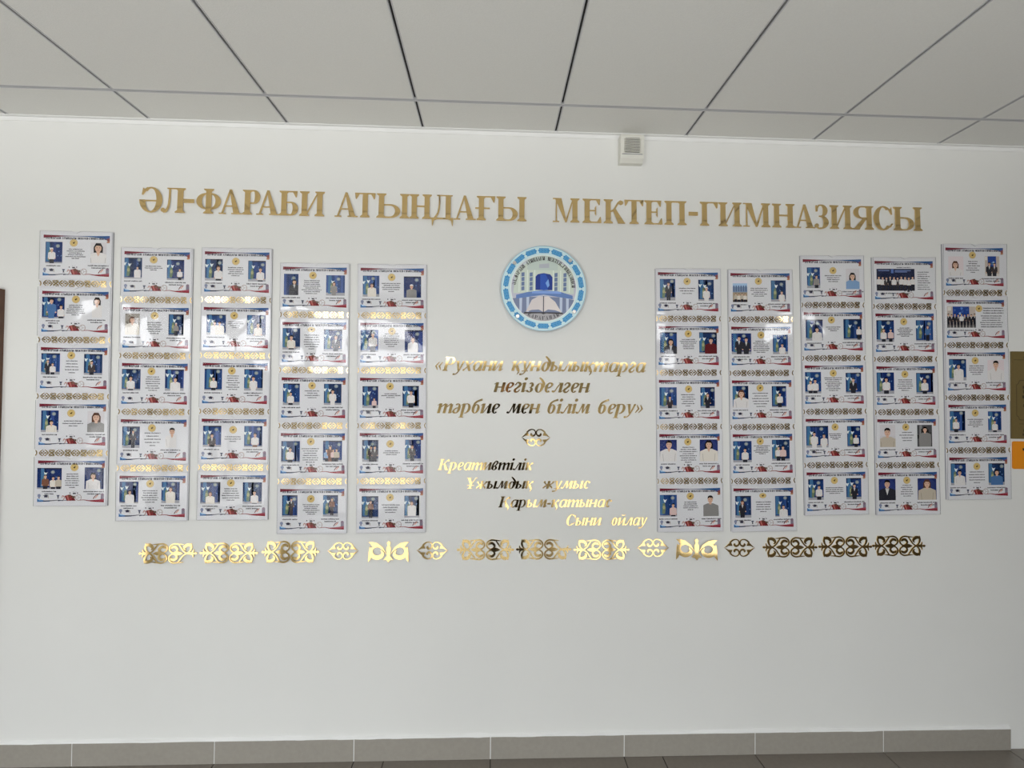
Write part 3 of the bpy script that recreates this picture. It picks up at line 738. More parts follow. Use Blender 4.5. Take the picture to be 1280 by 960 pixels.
def photo(w, h, kind, figs, rnd):
    """a printed photograph w by h metres: kind S = blue stage, other letters = plain grounds"""
    a = Art(); A = w/h
    if kind in 'STF':
        base = rnd.choice([(22, 42, 92), (26, 50, 98), (30, 58, 108), (24, 46, 84)])
        a.rect(0, 0, A, 1, pc(*base), 0)
        for k in range(4):
            x = rnd.uniform(0, A); ww = rnd.uniform(.05, .16); d = rnd.choice([-10, 12, 22])
            a.rect(x, 0, min(A, x+ww), 1, pc(max(8, base[0]+d), max(10, base[1]+d), max(20, base[2]+d*1.4)), 1)
        if rnd.random() < .6: a.rect(0, .94, A, 1, pc(34, 38, 56), 2)
        if kind != 'F':
            a.rect(0, 0, A, rnd.uniform(.05, .15), pc(150, 150, 156), 2)
            fx = A*rnd.uniform(.08, .2)
            a.poly([(fx-.05, .98), (fx+.10, .98), (fx+.14, .55), (fx+.10, .1), (fx-.06, .1)], pc(62, 104, 142), 3)
            a.poly([(fx+.06, .6), (fx+.15, .64), (fx+.2, .4), (fx+.16, .12), (fx+.03, .14)], pc(98, 116, 92), 4)
            a.ell(fx+.11, .42, .06, .09, pc(150, 152, 112), 5, 10)
            for q in (0, 1) if rnd.random() < .6 else (1,):      # white doves of the flags
                dx_, dy_ = fx-.06+q*.22, .70+rnd.uniform(-.04, .04)
                a.poly([(dx_-.07, dy_+.08), (dx_, dy_+.03), (dx_+.10, dy_+.06), (dx_+.05, dy_-.02), (dx_+.02, dy_-.10), (dx_-.04, dy_-.05)], pc(205, 215, 222), 6)
        ex, ey = A*rnd.uniform(.62, .85), rnd.uniform(.8, .9)
        a.ell(ex, ey, .095, .085, pc(112, 126, 138), 4, 14); a.ell(ex, ey, .055, .05, pc(152, 156, 146), 5, 12)
        for k in range(3): a.ell(A*rnd.uniform(.5, .98), rnd.uniform(.35, .75), .022, .03, pc(96, 132, 180), 4, 7)
    elif kind == 'N':
        a.rect(0, 0, A, 1, pc(34, 44, 92), 0); a.ell(A/2, .6, A*.5, .4, pc(42, 54, 106), 1, 18)
    elif kind == 'L': a.rect(0, 0, A, 1, pc(196, 192, 194), 0); a.rect(0, .0, A, .5, pc(190, 187, 190), 1)
    elif kind == 'P': a.rect(0, 0, A, 1, pc(206, 194, 196), 0)
    elif kind == 'O':                                   # outdoors, trees
        a.rect(0, 0, A, 1, pc(142, 136, 128), 0)
        for k in range(26): a.ell(A*rnd.random(), rnd.random(), .04+.05*rnd.random(), .05, pc(*rnd.choice([(105, 100, 92), (170, 164, 156), (125, 118, 106)])), 1+k % 3, 7)
    elif kind == 'M':                                   # black and white street
        a.rect(0, 0, A, 1, pc(72, 72, 74), 0)
        for k in range(12): a.rect(A*rnd.random()*.85, rnd.random()*.5, A*(.2+rnd.random()*.8), .5+rnd.random()*.5, pc(*[rnd.choice([40, 60, 95, 130])]*3), 1+k % 4)
        a.poly([(A*.3, 0), (A*.9, 0), (A*.8, .12), (A*.4, .12)], pc(30, 30, 30), 6)
    elif kind == 'H':                                   # building and square
        a.rect(0, .46, A, 1, pc(150, 178, 205), 0); a.rect(0, .88, A, 1, pc(205, 200, 206), 1); a.rect(0, .46, A, .72, pc(112, 132, 158), 1)
        for k in range(6): a.rect(A*(k+.2)/6, .5, A*(k+.7)/6, .78, pc(80, 98, 130), 2)
        a.rect(0, 0, A, .46, pc(150, 135, 115), 1); a.rect(0, 0, A, .1, pc(70, 58, 52), 2)
    elif kind == 'A':                                   # hall with people in a row
        a.rect(0, 0, A, 1, pc(26, 34, 62), 0); a.rect(0, 0, A, .1, pc(40, 44, 62), 1)
        a.rect(A*.38, .8, A*.45, .98, pc(84, 110, 170), 1)
        for y0, x0, x1 in ((.9, .05, .34), (.9, .48, .9), (.84, .48, .8)): a.rect(A*x0, y0, A*x1, y0+.035, pc(110, 130, 178), 1)
    elif kind == 'Z':                                   # light room, dark group
        a.rect(0, 0, A, 1, pc(178, 166, 156), 0); a.rect(A*.2, .45, A*.78, 1, pc(34, 62, 132), 1); a.rect(0, 0, A, .12, pc(196, 190, 184), 1)
        for k in range(5): a.ell(A*rnd.uniform(.25, .72), rnd.uniform(.6, .92), .06, .06, pc(*rnd.choice([(80, 120, 185), (150, 175, 205), (52, 84, 150)])), 2, 10)
        a.rect(A*.02, .8, A*.14, .98, pc(206, 202, 194), 2)
    if kind == 'X': pass                                # cut-out without a ground
    for i, (fx, yt, s, hair, top, leg) in enumerate(figs): figure(a, fx*A, yt, s, hair, top, leg if leg != 'b' else '', 8+5*(i % 5), leg == 'b')
    out = Art()
    for p_, c_, l_, i_ in a.p:
        q = clipR(p_, 0, 0, A, 1)
        if len(q) >= 3: out.poly([(x*h, y*h) for x, y in q], c_, l_)
    return out

RW = .281                                                # width of the printed area
def head_ribbon():
    a = Art(); h = RW; red, blu = pc(108, 34, 48), pc(40, 82, 132)
    n = 24
    for i in range(n):
        def Y(t): return -.010*h*math.sin(t*PI)-.002*h*t, -.050*h+.031*h*math.sin(t*PI)
        t0, t1 = i/n, (i+1)/n
        m = (t0+t1)/2; f = 0 if m < .22 else min(1, (m-.22)/.5)
        dk = pc(70, 66, 96); c = tuple(red[k]*(1-f)+blu[k]*f for k in range(3))
        if .30 < m < .55: c = tuple(.5*c[k]+.5*dk[k] for k in range(3))
        y0, y1 = Y(t0), Y(t1)
        a.poly([((t0-.5)*h, y0[1]), ((t1-.5)*h, y1[1]), ((t1-.5)*h, y1[0]), ((t0-.5)*h, y0[0])], c, 0)
    a.poly([(.44*h, -.055*h), (.5*h, -.03*h), (.5*h, -.10*h), (.45*h, -.112*h), (.465*h, -.085*h)], pc(128, 70, 66), 1)
    a.poly([(.455*h, -.09*h), (.5*h, -.088*h), (.498*h, -.114*h), (.462*h, -.116*h)], pc(160, 110, 82), 2)
    a.poly([(.40*h, -.048*h), (.5*h, -.012*h), (.5*h, -.035*h), (.44*h, -.06*h)], pc(70, 84, 134), 2)
    return a
def word_bar(a, x, y, w, h, col, rnd, lay=0):
    """a line of print too small to read: letter-sized marks"""
    e_ = x+w
    while x < e_-h*.4:
        n = rnd.randint(3, 9)
        for k in range(n):
            if x > e_-h*.4: break
            lw = h*rnd.uniform(.45, .8); hh = h*rnd.choice([.72, .72, .72, 1.0])
            a.rect(x, y-h*.5, x+lw*.38, y-h*.5+hh, col, lay); a.rect(x+lw*.62, y-h*.5, x+lw, y-h*.5+h*.7, col, lay)
            a.rect(x, y-h*.5+(h*.0 if rnd.random() < .5 else h*.52), x+lw, y-h*.5+(h*.2 if rnd.random() < .5 else h*.72), col, lay)
            x += lw+h*.14
        x += h*.35
def footer():
    a = Art(); k = RW/645.0; X = lambda x: (x-322.5)*k; Yv = lambda y: -y*k
    blu, red, drk = pc(52, 96, 148), pc(128, 34, 44), pc(50, 48, 62)
    def pl(pts, c, l=1): a.poly([(X(x), Yv(y)) for x, y in pts], c, l)
    def wave(pts, ws, c, l=1): a.stroke([(X(x), Yv(y)) for x, y in pts], [v*k for v in ws], c, l, 4)
    pl([(0, 378), (0, 412), (130, 408), (60, 396)], blu)
    pl([(0, 378), (60, 396), (20, 398)], pc(140, 175, 205), 2)
    wave([(60, 404), (140, 400), (200, 394), (250, 400)], [6, 4, 3, 3], drk)
    wave([(200, 402), (250, 396), (300, 398), (330, 398)], [4, 3, 3, 2], pc(84, 84, 100))
    wave([(400, 396), (450, 392), (500, 400), (560, 402), (645, 404)], [3, 3, 5, 10, 12], red)
    wave([(560, 396), (610, 392), (645, 390)], [4, 7, 10], pc(150, 70, 82), 2)
    a.ell(X(18), Yv(350), 16*k, 17*k, pc(120, 126, 150), 2, 12); pl([(12, 366), (24, 366), (28, 378), (8, 378)], pc(110, 110, 130), 2)    # globe
    pl([(55, 350), (84, 340), (112, 350), (84, 360)], drk, 3); pl([(66, 356), (102, 356), (100, 368), (68, 368)], pc(66, 64, 84), 2); pl([(106, 350), (110, 350), (110, 376), (106, 376)], pc(120, 90, 60), 4)  # mortarboard
    pl([(186, 344), (216, 344), (208, 362), (194, 362)], pc(74, 78, 96), 2); pl([(198, 362), (204, 362), (210, 378), (192, 378)], drk, 2)   # cup
    pl([(262, 352), (305, 340), (345, 352), (372, 400), (285, 400)], pc(120, 44, 46), 3)
    pl([(280, 350), (296, 346), (312, 398), (298, 398)], pc(164, 96, 88), 4); pl([(330, 350), (342, 350), (356, 398), (342, 398)], pc(84, 30, 36), 4)
    pl([(300, 340), (324, 338), (330, 362), (306, 366)], pc(96, 60, 48), 5); pl([(336, 356), (364, 352), (366, 372), (340, 374)], pc(92, 74, 62), 5)
    a.ring(X(398), Yv(368), 30*k, 32*k, 5*k, 5*k, 0, 360, pc(150, 128, 118), 2, 18)
    for q in range(3): a.stroke([(X(398), Yv(368)), (X(398+26*math.cos(q*2.1)), Yv(368+26*math.sin(q*2.1)))], [1.5*k, 1.5*k], pc(140, 120, 116), 2, 1)
    wave([(236, 372), (248, 350), (262, 372), (250, 392)], [3, 4, 4, 3], pc(160, 110, 100), 2)
    wave([(540, 382), (560, 352), (590, 338)], [4, 4, 2], pc(110, 60, 62), 3); wave([(560, 372), (585, 346)], [3, 3], pc(200, 120, 80), 4)       # pen
    pl([(612, 346), (645, 346), (645, 392), (612, 392)], pc(150, 140, 152), 1); a.ell(X(628), Yv(340), 16*k, 14*k, pc(120, 100, 116), 2, 12)
    for q in range(3): pl([(616+q*9, 352), (621+q*9, 352), (621+q*9, 384), (616+q*9, 384)], pc(98, 92, 108), 2)
    return a
def specks():
    a = Art(); k = RW/645.0
    for x, y, w_, h_, c in ((-38, 0, 6, 7, (52, 50, 60)), (0, 4, 12, 8, (60, 56, 62)), (14, 4, 6, 9, (96, 92, 96)), (34, 0, 6, 7, (66, 58, 68)), (-8, -14, 4, 4, (150, 148, 152)), (8, -18, 3, 4, (156, 150, 156)), (22, -14, 3, 3, (160, 156, 160))):
        a.ell(x*k, -y*k, w_*k, h_*k, pc(*c), 1, 8)
    return a
def medal(rx=1.0, ry=1.0):
    a = Art(); r = 38*RW/645.0
    a.ell(0, 0, r*rx, r*ry, pc(176, 146, 84), 0, 22); a.ring(0, 0, r*.86*rx, r*.86*ry, r*.16, r*.16, 0, 360, pc(206, 184, 128), 1, 22)
    a.ell(0, 0, r*.58*rx, r*.58*ry, pc(196, 172, 108), 1, 16)
    a.poly([(-.34*r, -.02*r), (-.05*r, .18*r), (.10*r, .30*r), (.34*r, .26*r), (.18*r, .1*r), (.20*r, -.18*r), (-.05*r, -.3*r), (-.18*r, -.16*r)], pc(72, 54, 34), 2)
    a.poly([(-.02*r, .05*r), (.3*r, -.02*r), (.4*r, .12*r), (.14*r, .2*r)], pc(110, 86, 52), 3)
    return a
ME_RIB = head_ribbon().mesh('header_ribbon'); ME_FOOT = footer().mesh('footer_band'); ME_MED = medal().mesh('medal'); ME_MEDF = medal(1.0, .72).mesh('medal'); ME_SPK = specks().mesh('ink_motif')
# heading: the same words on every sheet
def heading():
    a = Art(); x = 0; h = .0092; rnd = random.Random(3)
    for ch in 'ӘЛ-ФАРАБИ АТЫНДАҒЫ МЕКТЕП-ГИМНАЗИЯСЫ':
        if ch == ' ': x += h*.5; continue
        w_ = .5 if ch == '-' else (1.12 if ch in 'ЫМФ' else .88)
        a.add(G(ch, w_).xf(lambda u, v: (x+u*h*.78, v*h + (.4*h if ch == '-' else 0)))); x += w_*h*.78+h*.07
    s = RW*.92/x
    a.add(a.xf(lambda u, v: (u+.0009, v)))
    a = a.xf(lambda u, v: (u*s-RW*.465, v-RW*.066)); a.p = [(p_, pc(34, 28, 50), 0, i_) for p_, c_, l_, i_ in a.p]
    return a
ME_HEAD = heading().mesh('heading')
bm = bmesh.new(); PW, PH = .297, .206
bx(bm, -PW/2, PW/2, -.0004, 0, -PH, 0); me_ = bpy.data.meshes.new('paper'); bm.to_mesh(me_); bm.free(); me_.materials.append(M_PAPER); ME_PAPER = me_

# board corner pixels: top left, top right, bottom left, bottom right
BOARDS = [((53, 289.8), (143.5, 290.4), (44.8, 631.6), (135.6, 632)), ((153.9, 310), (243, 311.2), (146.4, 650), (236.4, 650.6)), ((254.7, 310.2), (341.5, 311.5), (247.8, 649), (336.5, 649.4)),
          ((352.6, 329.3), (438.3, 330.2), (347.6, 666.2), (435, 666.2)), ((449.5, 330.5), (535.5, 331.5), (447.8, 665.4), (534, 665)), ((821, 335.8), (901.9, 337), (823.5, 664), (905.6, 663.6)),
          ((912, 337), (991.4, 338), (916, 663.8), (997.3, 663)), ((1002.3, 319.5), (1080.6, 320.9), (1007.5, 643.2), (1087.7, 642.8)), ((1091.3, 321.8), (1169.4, 323), (1096.3, 643), (1176.5, 642.4)),
          ((1178, 305.4), (1258, 306.5), (1184.4, 624), (1264, 623.4))]
BN = ['leftmost board', 'second board from the left', 'third board from the left', 'fourth board from the left', 'fifth board from the left', 'fifth board from the right',
      'fourth board from the right', 'third board from the right', 'second board from the right', 'rightmost board']
RN = ['top', 'second', 'middle', 'fourth', 'bottom']
# each sheet: ribbon (x0, x1, y), medal (x, y), text lines (n, centre, y0, y1, width), photographs (x0, x1, y0, y1, ground, figures), what it shows
S_ = lambda x, t_, s_, h_, c_, l_='D': (x, t_, s_, h_, c_, l_)
b_ = lambda x, t_, s_, h_, c_: (x, t_, s_, h_, c_, 'b')
CERT = [
 [((128, 790, 85), (430, 165), (6, 450, 230, 325, 215), [(150, 318, 158, 380, 'S', [S_(.38, .72, .17, 'C', 'W')]), (600, 760, 157, 372, 'L', [b_(.48, .95, .42, 'L', 'W')])], 'small white-capped figure'),
  ((108, 775, 645), (447, 730), (6, 447, 790, 890, 195), [(110, 335, 708, 930, 'S', [S_(.42, .92, .22, 'K', 'U', 'U'), S_(.85, .62, .17, 'K', 'W')]), (610, 712, 705, 918, 'X', [b_(.5, .97, .34, 'L', 'W')])], 'long-haired woman cut-out'),
  ((90, 760, 268), (397, 352), (5, 405, 408, 530, 170), [(97, 285, 332, 553, 'S', [S_(.36, .70, .15, 'K', 'D'), S_(.62, .55, .14, 'K', 'W')]), (527, 712, 335, 553, 'S', [S_(.42, .68, .17, 'K', 'V')])], 'couple and suited man'),
  ((80, 750, -85), (400, 12), (3, 420, 92, 142, 225), [(100, 275, -15, 210, 'S', [b_(.6, .54, .2, 'K', 'S')]), (565, 735, -12, 207, 'L', [b_(.52, .9, .40, 'N', 'G')])], 'brown-haired woman in grey-blue'),
  ((73, 735, 483), (435, 553), (7, 415, 620, 757, 150), [(68, 310, 560, 775, 'S', [S_(.34, .68, .17, 'K', 'E'), S_(.66, .6, .16, 'K', 'S'), S_(.88, .62, .16, 'K', 'T')]), (537, 727, 553, 775, 'F', [b_(.45, .74, .27, 'L', 'W')])], 'three people at left')],
 [((120, 775, 80), (413, 165), (3, 415, 230, 268, 195), [(122, 298, 147, 362, 'S', [b_(.75, .58, .13, 'K', 'W')]), (548, 720, 160, 370, 'S', [S_(.75, .56, .13, 'K', 'W')])], 'two small white shirts'),
  ((108, 770, 642), (425, 730), (6, 425, 800, 912, 160), [(130, 275, 712, 930, 'O', [b_(.5, .85, .28, 'N', 'S')]), (568, 720, 712, 935, 'S', [S_(.5, .6, .12, 'C', 'G')])], 'woman before trees'),
  ((93, 750, 268), (388, 352), (7, 405, 408, 545, 180), [(95, 280, 330, 548, 'S', [S_(.48, .66, .19, 'K', 'W')]), (525, 713, 330, 550, 'S', [b_(.55, .62, .19, 'K', 'W')])], 'pupil wearing a medal'),
  ((80, 740, -90), (393, 0), (5, 400, 50, 178, 165), [(98, 272, -15, 205, 'S', [S_(.62, .82, .14, 'K', 'D')]), (530, 640, -5, 200, 'X', [b_(.6, .98, .34, 'K', 'W')])], 'white cut-out with dark tie'),
  ((70, 728, 482), (375, 565), (6, 378, 635, 752, 175), [(72, 260, 545, 765, 'S', [b_(.55, .6, .17, 'L', 'W')]), (490, 672, 545, 762, 'S', [b_(.5, .74, .18, 'N', 'S')])], 'white-veiled girl at left')],
 [((140, 785, 82), (450, 180), (5, 450, 243, 325, 190), [(145, 320, 160, 380, 'S', [S_(.76, .68, .19, 'N', 'W')]), (575, 750, 170, 382, 'S', [S_(.7, .66, .19, 'K', 'W')])], 'tie-wearing pupil at left'),
  ((130, 775, 643), (433, 728), (4, 447, 790, 848, 170), [(160, 352, 720, 925, 'S', [b_(.42, .66, .17, 'K', 'W'), b_(.68, .66, .18, 'K', 'S')]), (562, 748, 720, 937, 'S', [S_(.6, .62, .19, 'K', 'S')])], 'pair in white shirts'),
  ((115, 765, 268), (407, 350), (7, 420, 400, 538, 155), [(135, 310, 330, 550, 'S', [S_(.52, .62, .16, 'K', 'W')]), (532, 718, 330, 550, 'S', [S_(.5, .66, .18, 'K', 'W', 'W')])], 'pupil in white suit'),
  ((105, 755, -97), (420, 15), (3, 418, 85, 132, 205), [(120, 302, -25, 190, 'S', [S_(.5, .62, .18, 'K', 'V')]), (532, 713, -25, 190, 'S', [S_(.6, .66, .18, 'K', 'W', 'E')])], 'dark waistcoat at left'),
  ((95, 745, 465), (397, 548), (6, 400, 605, 720, 185), [(95, 292, 538, 758, 'S', [b_(.5, .54, .17, 'N', 'S')]), (517, 708, 540, 758, 'S', [S_(.62, .6, .18, 'K', 'W')])], 'broad white blouse at right')],
 [((103, 738, 97), (400, 183), (8, 390, 235, 365, 205), [(113, 257, 170, 385, 'F', [b_(.72, .72, .2, 'L', 'D')]), (533, 720, 178, 385, 'S', [S_(.42, .66, .16, 'N', 'G', 'G')])], 'black coat and grey suit'),
  ((103, 735, 640), (390, 715), (7, 395, 770, 908, 165), [(107, 280, 703, 918, 'S', [S_(.5, .66, .19, 'K', 'S')]), (515, 695, 712, 932, 'S', [S_(.66, .74, .19, 'K', 'D')])], 'dark suit at right'),
  ((90, 728, 275), (393, 358), (4, 395, 410, 478, 150), [(105, 272, 338, 555, 'S', [S_(.46, .6, .16, 'K', 'W')]), (513, 688, 338, 552, 'S', [S_(.5, .72, .17, 'K', 'W', 'W')])], 'white dress at right'),
  ((85, 722, -82), (382, 5), (7, 380, 75, 210, 180), [(90, 275, 0, 215, 'S', [S_(.48, .7, .18, 'K', 'W')]), (505, 693, -5, 205, 'S', [S_(.2, .6, .14, 'K', 'B'), S_(.38, .74, .15, 'N', 'E', 'E'), S_(.55, .6, .13, 'K', 'P'), S_(.72, .62, .14, 'K', 'T')])], 'brown dress in group'),
  ((73, 718, 475), (382, 577), (6, 385, 635, 730, 175), [(95, 248, 540, 760, 'S', [S_(.6, .86, .13, 'K', 'V', 'V')]), (505, 655, 540, 758, 'S', [S_(.6, .86, .13, 'N', 'E', 'V')])], 'two standing dark figures')],
 [((115, 742, 103), (422, 197), (5, 420, 258, 338, 195), [(137, 300, 182, 393, 'S', [b_(.55, .62, .17, 'N', 'S')]), (543, 715, 187, 400, 'F', [b_(.45, .62, .2, 'C', 'G')])], 'grey jacket under white cap'),
  ((110, 742, 648), (425, 735), (7, 420, 760, 885, 190), [(113, 288, 722, 943, 'S', [S_(.7, .88, .2, 'K', 'W', 'D')]), (553, 735, 722, 945, 'F', [b_(.45, .66, .19, 'N', 'W')])], 'white collar, long black skirt'),
  ((107, 738, 275), (405, 362), (3, 413, 435, 472, 190), [(132, 288, 360, 580, 'S', [S_(.75, .46, .11, 'K', 'P')]), (530, 693, 357, 575, 'S', [S_(.52, .78, .18, 'K', 'W')])], 'tiny pupil beside flags'),
  ((105, 735, -90), (407, 20), (3, 420, 88, 125, 210), [(130, 290, -20, 197, 'S', [S_(.55, .72, .15, 'K', 'V'), S_(.78, .72, .15, 'K', 'V')]), (555, 712, -22, 193, 'S', [S_(.45, .74, .15, 'N', 'V')])], 'dark pair by flags'),
  ((98, 733, 470), (403, 562), (4, 410, 635, 710, 190), [(122, 287, 548, 767, 'S', [S_(.54, .8, .13, 'K', 'E', 'D')]), (547, 695, 545, 765, 'S', [b_(.5, .74, .16, 'N', 'W')])], 'slim dark dress at left')],
 [((110, 705, 95), (397, 185), (3, 398, 252, 302, 185), [(128, 280, 162, 372, 'S', [S_(.56, .84, .16, 'K', 'D')]), (508, 662, 168, 375, 'S', [S_(.52, .66, .17, 'C', 'W', 'W')])], 'dark-suited man at left'),
  ((113, 715, 612), (410, 690), (6, 412, 745, 835, 180), [(128, 296, 675, 888, 'S', [b_(.64, .68, .26, 'L', 'D')]), (520, 697, 675, 887, 'S', [b_(.66, .74, .24, 'K', 'R')])], 'dark red dress at right'),
  ((122, 728, 278), (420, 370), (6, 415, 425, 535, 160), [(127, 300, 352, 560, 'S', [S_(.6, .58, .15, 'K', 'V')]), (538, 683, 352, 560, 'S', [S_(.5, .7, .16, 'N', 'D')])], 'two dark uniforms'),
  ((123, 733, -68), (410, 12), (8, 415, 65, 212, 190), [(127, 298, -10, 205, 'N', [b_(.54, .96, .36, 'K', 'W')]), (530, 713, -10, 205, 'N', [b_(.5, .95, .36, 'L', 'S')])], 'two large navy-ground portraits'),
  ((128, 735, 478), (433, 558), (5, 435, 615, 690, 180), [(128, 298, 543, 755, 'S', [S_(.78, .6, .17, 'K', 'P')]), (563, 720, 550, 757, 'X', [b_(.45, .97, .34, 'K', 'G')])], 'grey-shirted man cut-out')],
 [((107, 695, 107), (383, 187), (5, 388, 255, 330, 180), [(128, 272, 183, 390, 'H', [S_(.2, .42, .09, 'K', 'T'), S_(.42, .4, .09, 'K', 'S'), S_(.63, .42, .09, 'K', 'T'), S_(.84, .4, .09, 'K', 'S')]), (507, 655, 178, 385, 'S', [S_(.72, .5, .15, 'K', 'W', 'W')])], 'group before a building'),
  ((113, 708, 613), (410, 697), (7, 412, 757, 865, 165), [(115, 312, 680, 885, 'S', [S_(.38, .86, .2, 'K', 'D'), S_(.74, .8, .2, 'K', 'D')]), (528, 680, 695, 885, 'S', [S_(.62, .54, .17, 'K', 'W')])], 'two dark-suited men'),
  ((122, 718, 280), (403, 357), (6, 408, 408, 537, 175), [(127, 285, 335, 548, 'S', [b_(.55, .8, .32, 'N', 'W')]), (520, 665, 340, 548, 'S', [S_(.55, .68, .15, 'K', 'W')])], 'fair-veiled portrait at left'),
  ((127, 725, -68), (402, 5), (6, 420, 48, 125, 170), [(130, 315, 0, 208, 'S', [S_(.64, .66, .17, 'K', 'W')]), (520, 697, -10, 197, 'S', [S_(.36, .68, .15, 'K', 'W'), S_(.62, .7, .16, 'K', 'P')])], 'white uniforms, both photos'),
  ((137, 735, 475), (430, 550), (5, 435, 612, 705, 205), [(153, 312, 550, 763, 'S', [S_(.45, .78, .17, 'N', 'D')]), (553, 712, 555, 760, 'S', [b_(.52, .56, .17, 'K', 'W')])], 'dark vest at left')],
 [((127, 710, 88), (427, 200), (4, 428, 248, 305, 190), [(167, 297, 168, 370, 'S', [S_(.72, .62, .15, 'K', 'G')]), (555, 690, 180, 380, 'L', [b_(.48, .78, .32, 'L', 'B')])], 'pale blue shirt portrait'),
  ((135, 712, 612), (407, 688), (3, 425, 755, 790, 150), [(153, 320, 683, 885, 'S', [b_(.66, .62, .2, 'L', 'W')]), (525, 705, 680, 880, 'S', [S_(.84, .66, .13, 'K', 'W')])], 'pupil at far right edge'),
  ((148, 735, 220), (433, 298), (8, 433, 342, 465, 190), [(150, 310, 285, 493, 'S', [S_(.34, .6, .15, 'K', 'W'), S_(.62, .66, .17, 'K', 'W')]), (557, 712, 295, 495, 'S', [S_(.48, .74, .19, 'K', 'D')])], 'black-clad person at right'),
  ((153, 742, -61), (447, 22), (4, 450, 88, 137, 140), [(157, 378, 10, 220, 'S', [S_(.36, .72, .18, 'K', 'W', 'W'), S_(.8, .62, .17, 'K', 'W', 'W')]), (568, 700, 15, 220, 'S', [S_(.66, .6, .14, 'K', 'W')])], 'two whites, dark skirt'),
  ((157, 748, 473), (435, 555), (4, 437, 625, 680, 190), [(172, 325, 540, 742, 'S', [S_(.7, .7, .17, 'K', 'W')]), (553, 705, 535, 742, 'S', [S_(.54, .72, .17, 'K', 'D')])], 'white shirt, black suit')],
 [((120, 693, 102), (0, 0), (9, 605, 208, 372, 130), [(138, 512, 178, 387, 'A', [S_(.06+.098*k, .66-.02*(k % 3), .12, 'K', 'WWVDWVWWWW'[k], 'D') for k in range(10)])], 'long stage group photo'),
  ((130, 710, 632), (410, 712), (6, 420, 772, 850, 165), [(138, 312, 697, 905, 'S', [S_(.4, .6, .15, 'N', 'W'), S_(.8, .6, .14, 'K', 'P')]), (530, 700, 697, 900, 'S', [S_(.68, .74, .14, 'N', 'U')])], 'two pupils by flags'),
  ((137, 717, 237), (418, 315), (6, 420, 368, 468, 170), [(138, 310, 297, 502, 'S', [S_(.55, .76, .19, 'L', 'W')]), (530, 697, 303, 505, 'S', [S_(.5, .72, .18, 'N', 'W')])], 'girl with long plait'),
  ((150, 733, -48), (432, 30), (4, 443, 80, 158, 160), [(173, 327, 5, 220, 'L', [b_(.48, .84, .36, 'K', 'T')]), (545, 693, 10, 220, 'M', [b_(.52, .9, .24, 'L', 'G')])], 'black-and-white woman portrait'),
  ((157, 742, 483), (440, 562), (6, 440, 608, 712, 140), [(160, 327, 545, 752, 'N', [b_(.5, .93, .34, 'K', 'D')]), (547, 735, 545, 752, 'N', [b_(.5, .93, .36, 'N', 'T')])], 'black suit on navy')],
 [((103, 690, 103), (377, 177), (6, 380, 238, 345, 140), [(130, 283, 190, 380, 'P', [b_(.46, .74, .34, 'N', 'W')]), (503, 650, 187, 383, 'Z', [S_(.3, .7, .18, 'K', 'D'), S_(.65, .66, .16, 'K', 'V')])], 'red-haired woman portrait'),
  ((113, 690, 590), (437, 675), (6, 560, 745, 850, 240), [(118, 402, 655, 860, 'Z', [S_(.04+.115*k, .66-.03*(k % 2), .11, 'K', 'DVDVWDVDD'[k], 'D') for k in range(9)])], 'wide dark-clad group photo'),
  ((127, 703, 223), (403, 305), (5, 415, 355, 435, 160), [(142, 312, 290, 495, 'S', [b_(.55, .76, .2, 'K', 'W')]), (525, 690, 300, 492, 'P', [b_(.5, .95, .36, 'K', 'W')])], 'dark-capped smiling portrait'),
  ((137, 713, -76), (403, 5), (5, 405, 65, 135, 165), [(150, 302, -15, 188, 'S', [S_(.4, .66, .16, 'K', 'W')]), (530, 662, -10, 190, 'S', [S_(.5, .56, .15, 'K', 'W')])], 'two dark-trousered white shirts'),
  ((142, 720, 455), (415, 543), (5, 415, 595, 697, 165), [(155, 305, 513, 720, 'S', [b_(.58, .68, .22, 'K', 'W')]), (530, 690, 515, 723, 'S', [b_(.52, .7, .24, 'L', 'U')])], 'blue shirt at right')]]

# ornament strip between pockets, one drawing for all
def strip_art(W, Hh, n=4.5):
    a = Art(); pw = W/n; h = Hh/2
    for k in range(5):
        cx_ = -W/2+pw*(k+.5)
        if cx_ > W/2: break
        # cross of petals in a lozenge
        L_ = pw*.26
        if cx_+L_ < W/2:
            for s in (-1, 1):
                for q in (-1, 1): a.stroke([(cx_+s*L_*1.1, 0), (cx_+s*L_*.6, q*h*.66), (cx_+s*L_*.16, q*h*.98)], [h*.13, h*.15, h*.07], n=2)
                a.poly([(cx_+s*L_*.10, 0), (cx_+s*L_*.42, h*.30), (cx_+s*L_*.80, 0), (cx_+s*L_*.42, -h*.30)])
                a.poly([(cx_, s*h*.14), (cx_+L_*.17, s*h*.42), (cx_, s*h*.80), (cx_-L_*.17, s*h*.42)])
        x2 = cx_+pw*.5
        if x2+pw*.2 < W/2:                                # scroll cross between the lozenges
            for s in (-1, 1):
                for q in (-1, 1):
                    a.stroke([(x2, 0), (x2+s*pw*.09, q*h*.34), (x2+s*pw*.18, q*h*.9)], [h*.15, h*.19, h*.09], n=2)
                    a.stroke([(x2+s*pw*.02, q*h*.60), (x2+s*pw*.055, q*h*.92), (x2+s*pw*.13, q*h*.97)], [h*.13, h*.13, h*.08], n=2)
                    a.ell(x2+s*pw*.155, q*h*.26, pw*.024, h*.16, n=6)
            a.poly([(x2-pw*.06, 0), (x2, h*.26), (x2+pw*.06, 0), (x2, -h*.26)])
    for s in (-1, 1):
        a.stroke([(s*W*.498, h*.8), (s*W*.482, 0), (s*W*.498, -h*.8)], [h*.12]*3, n=2)
    return a
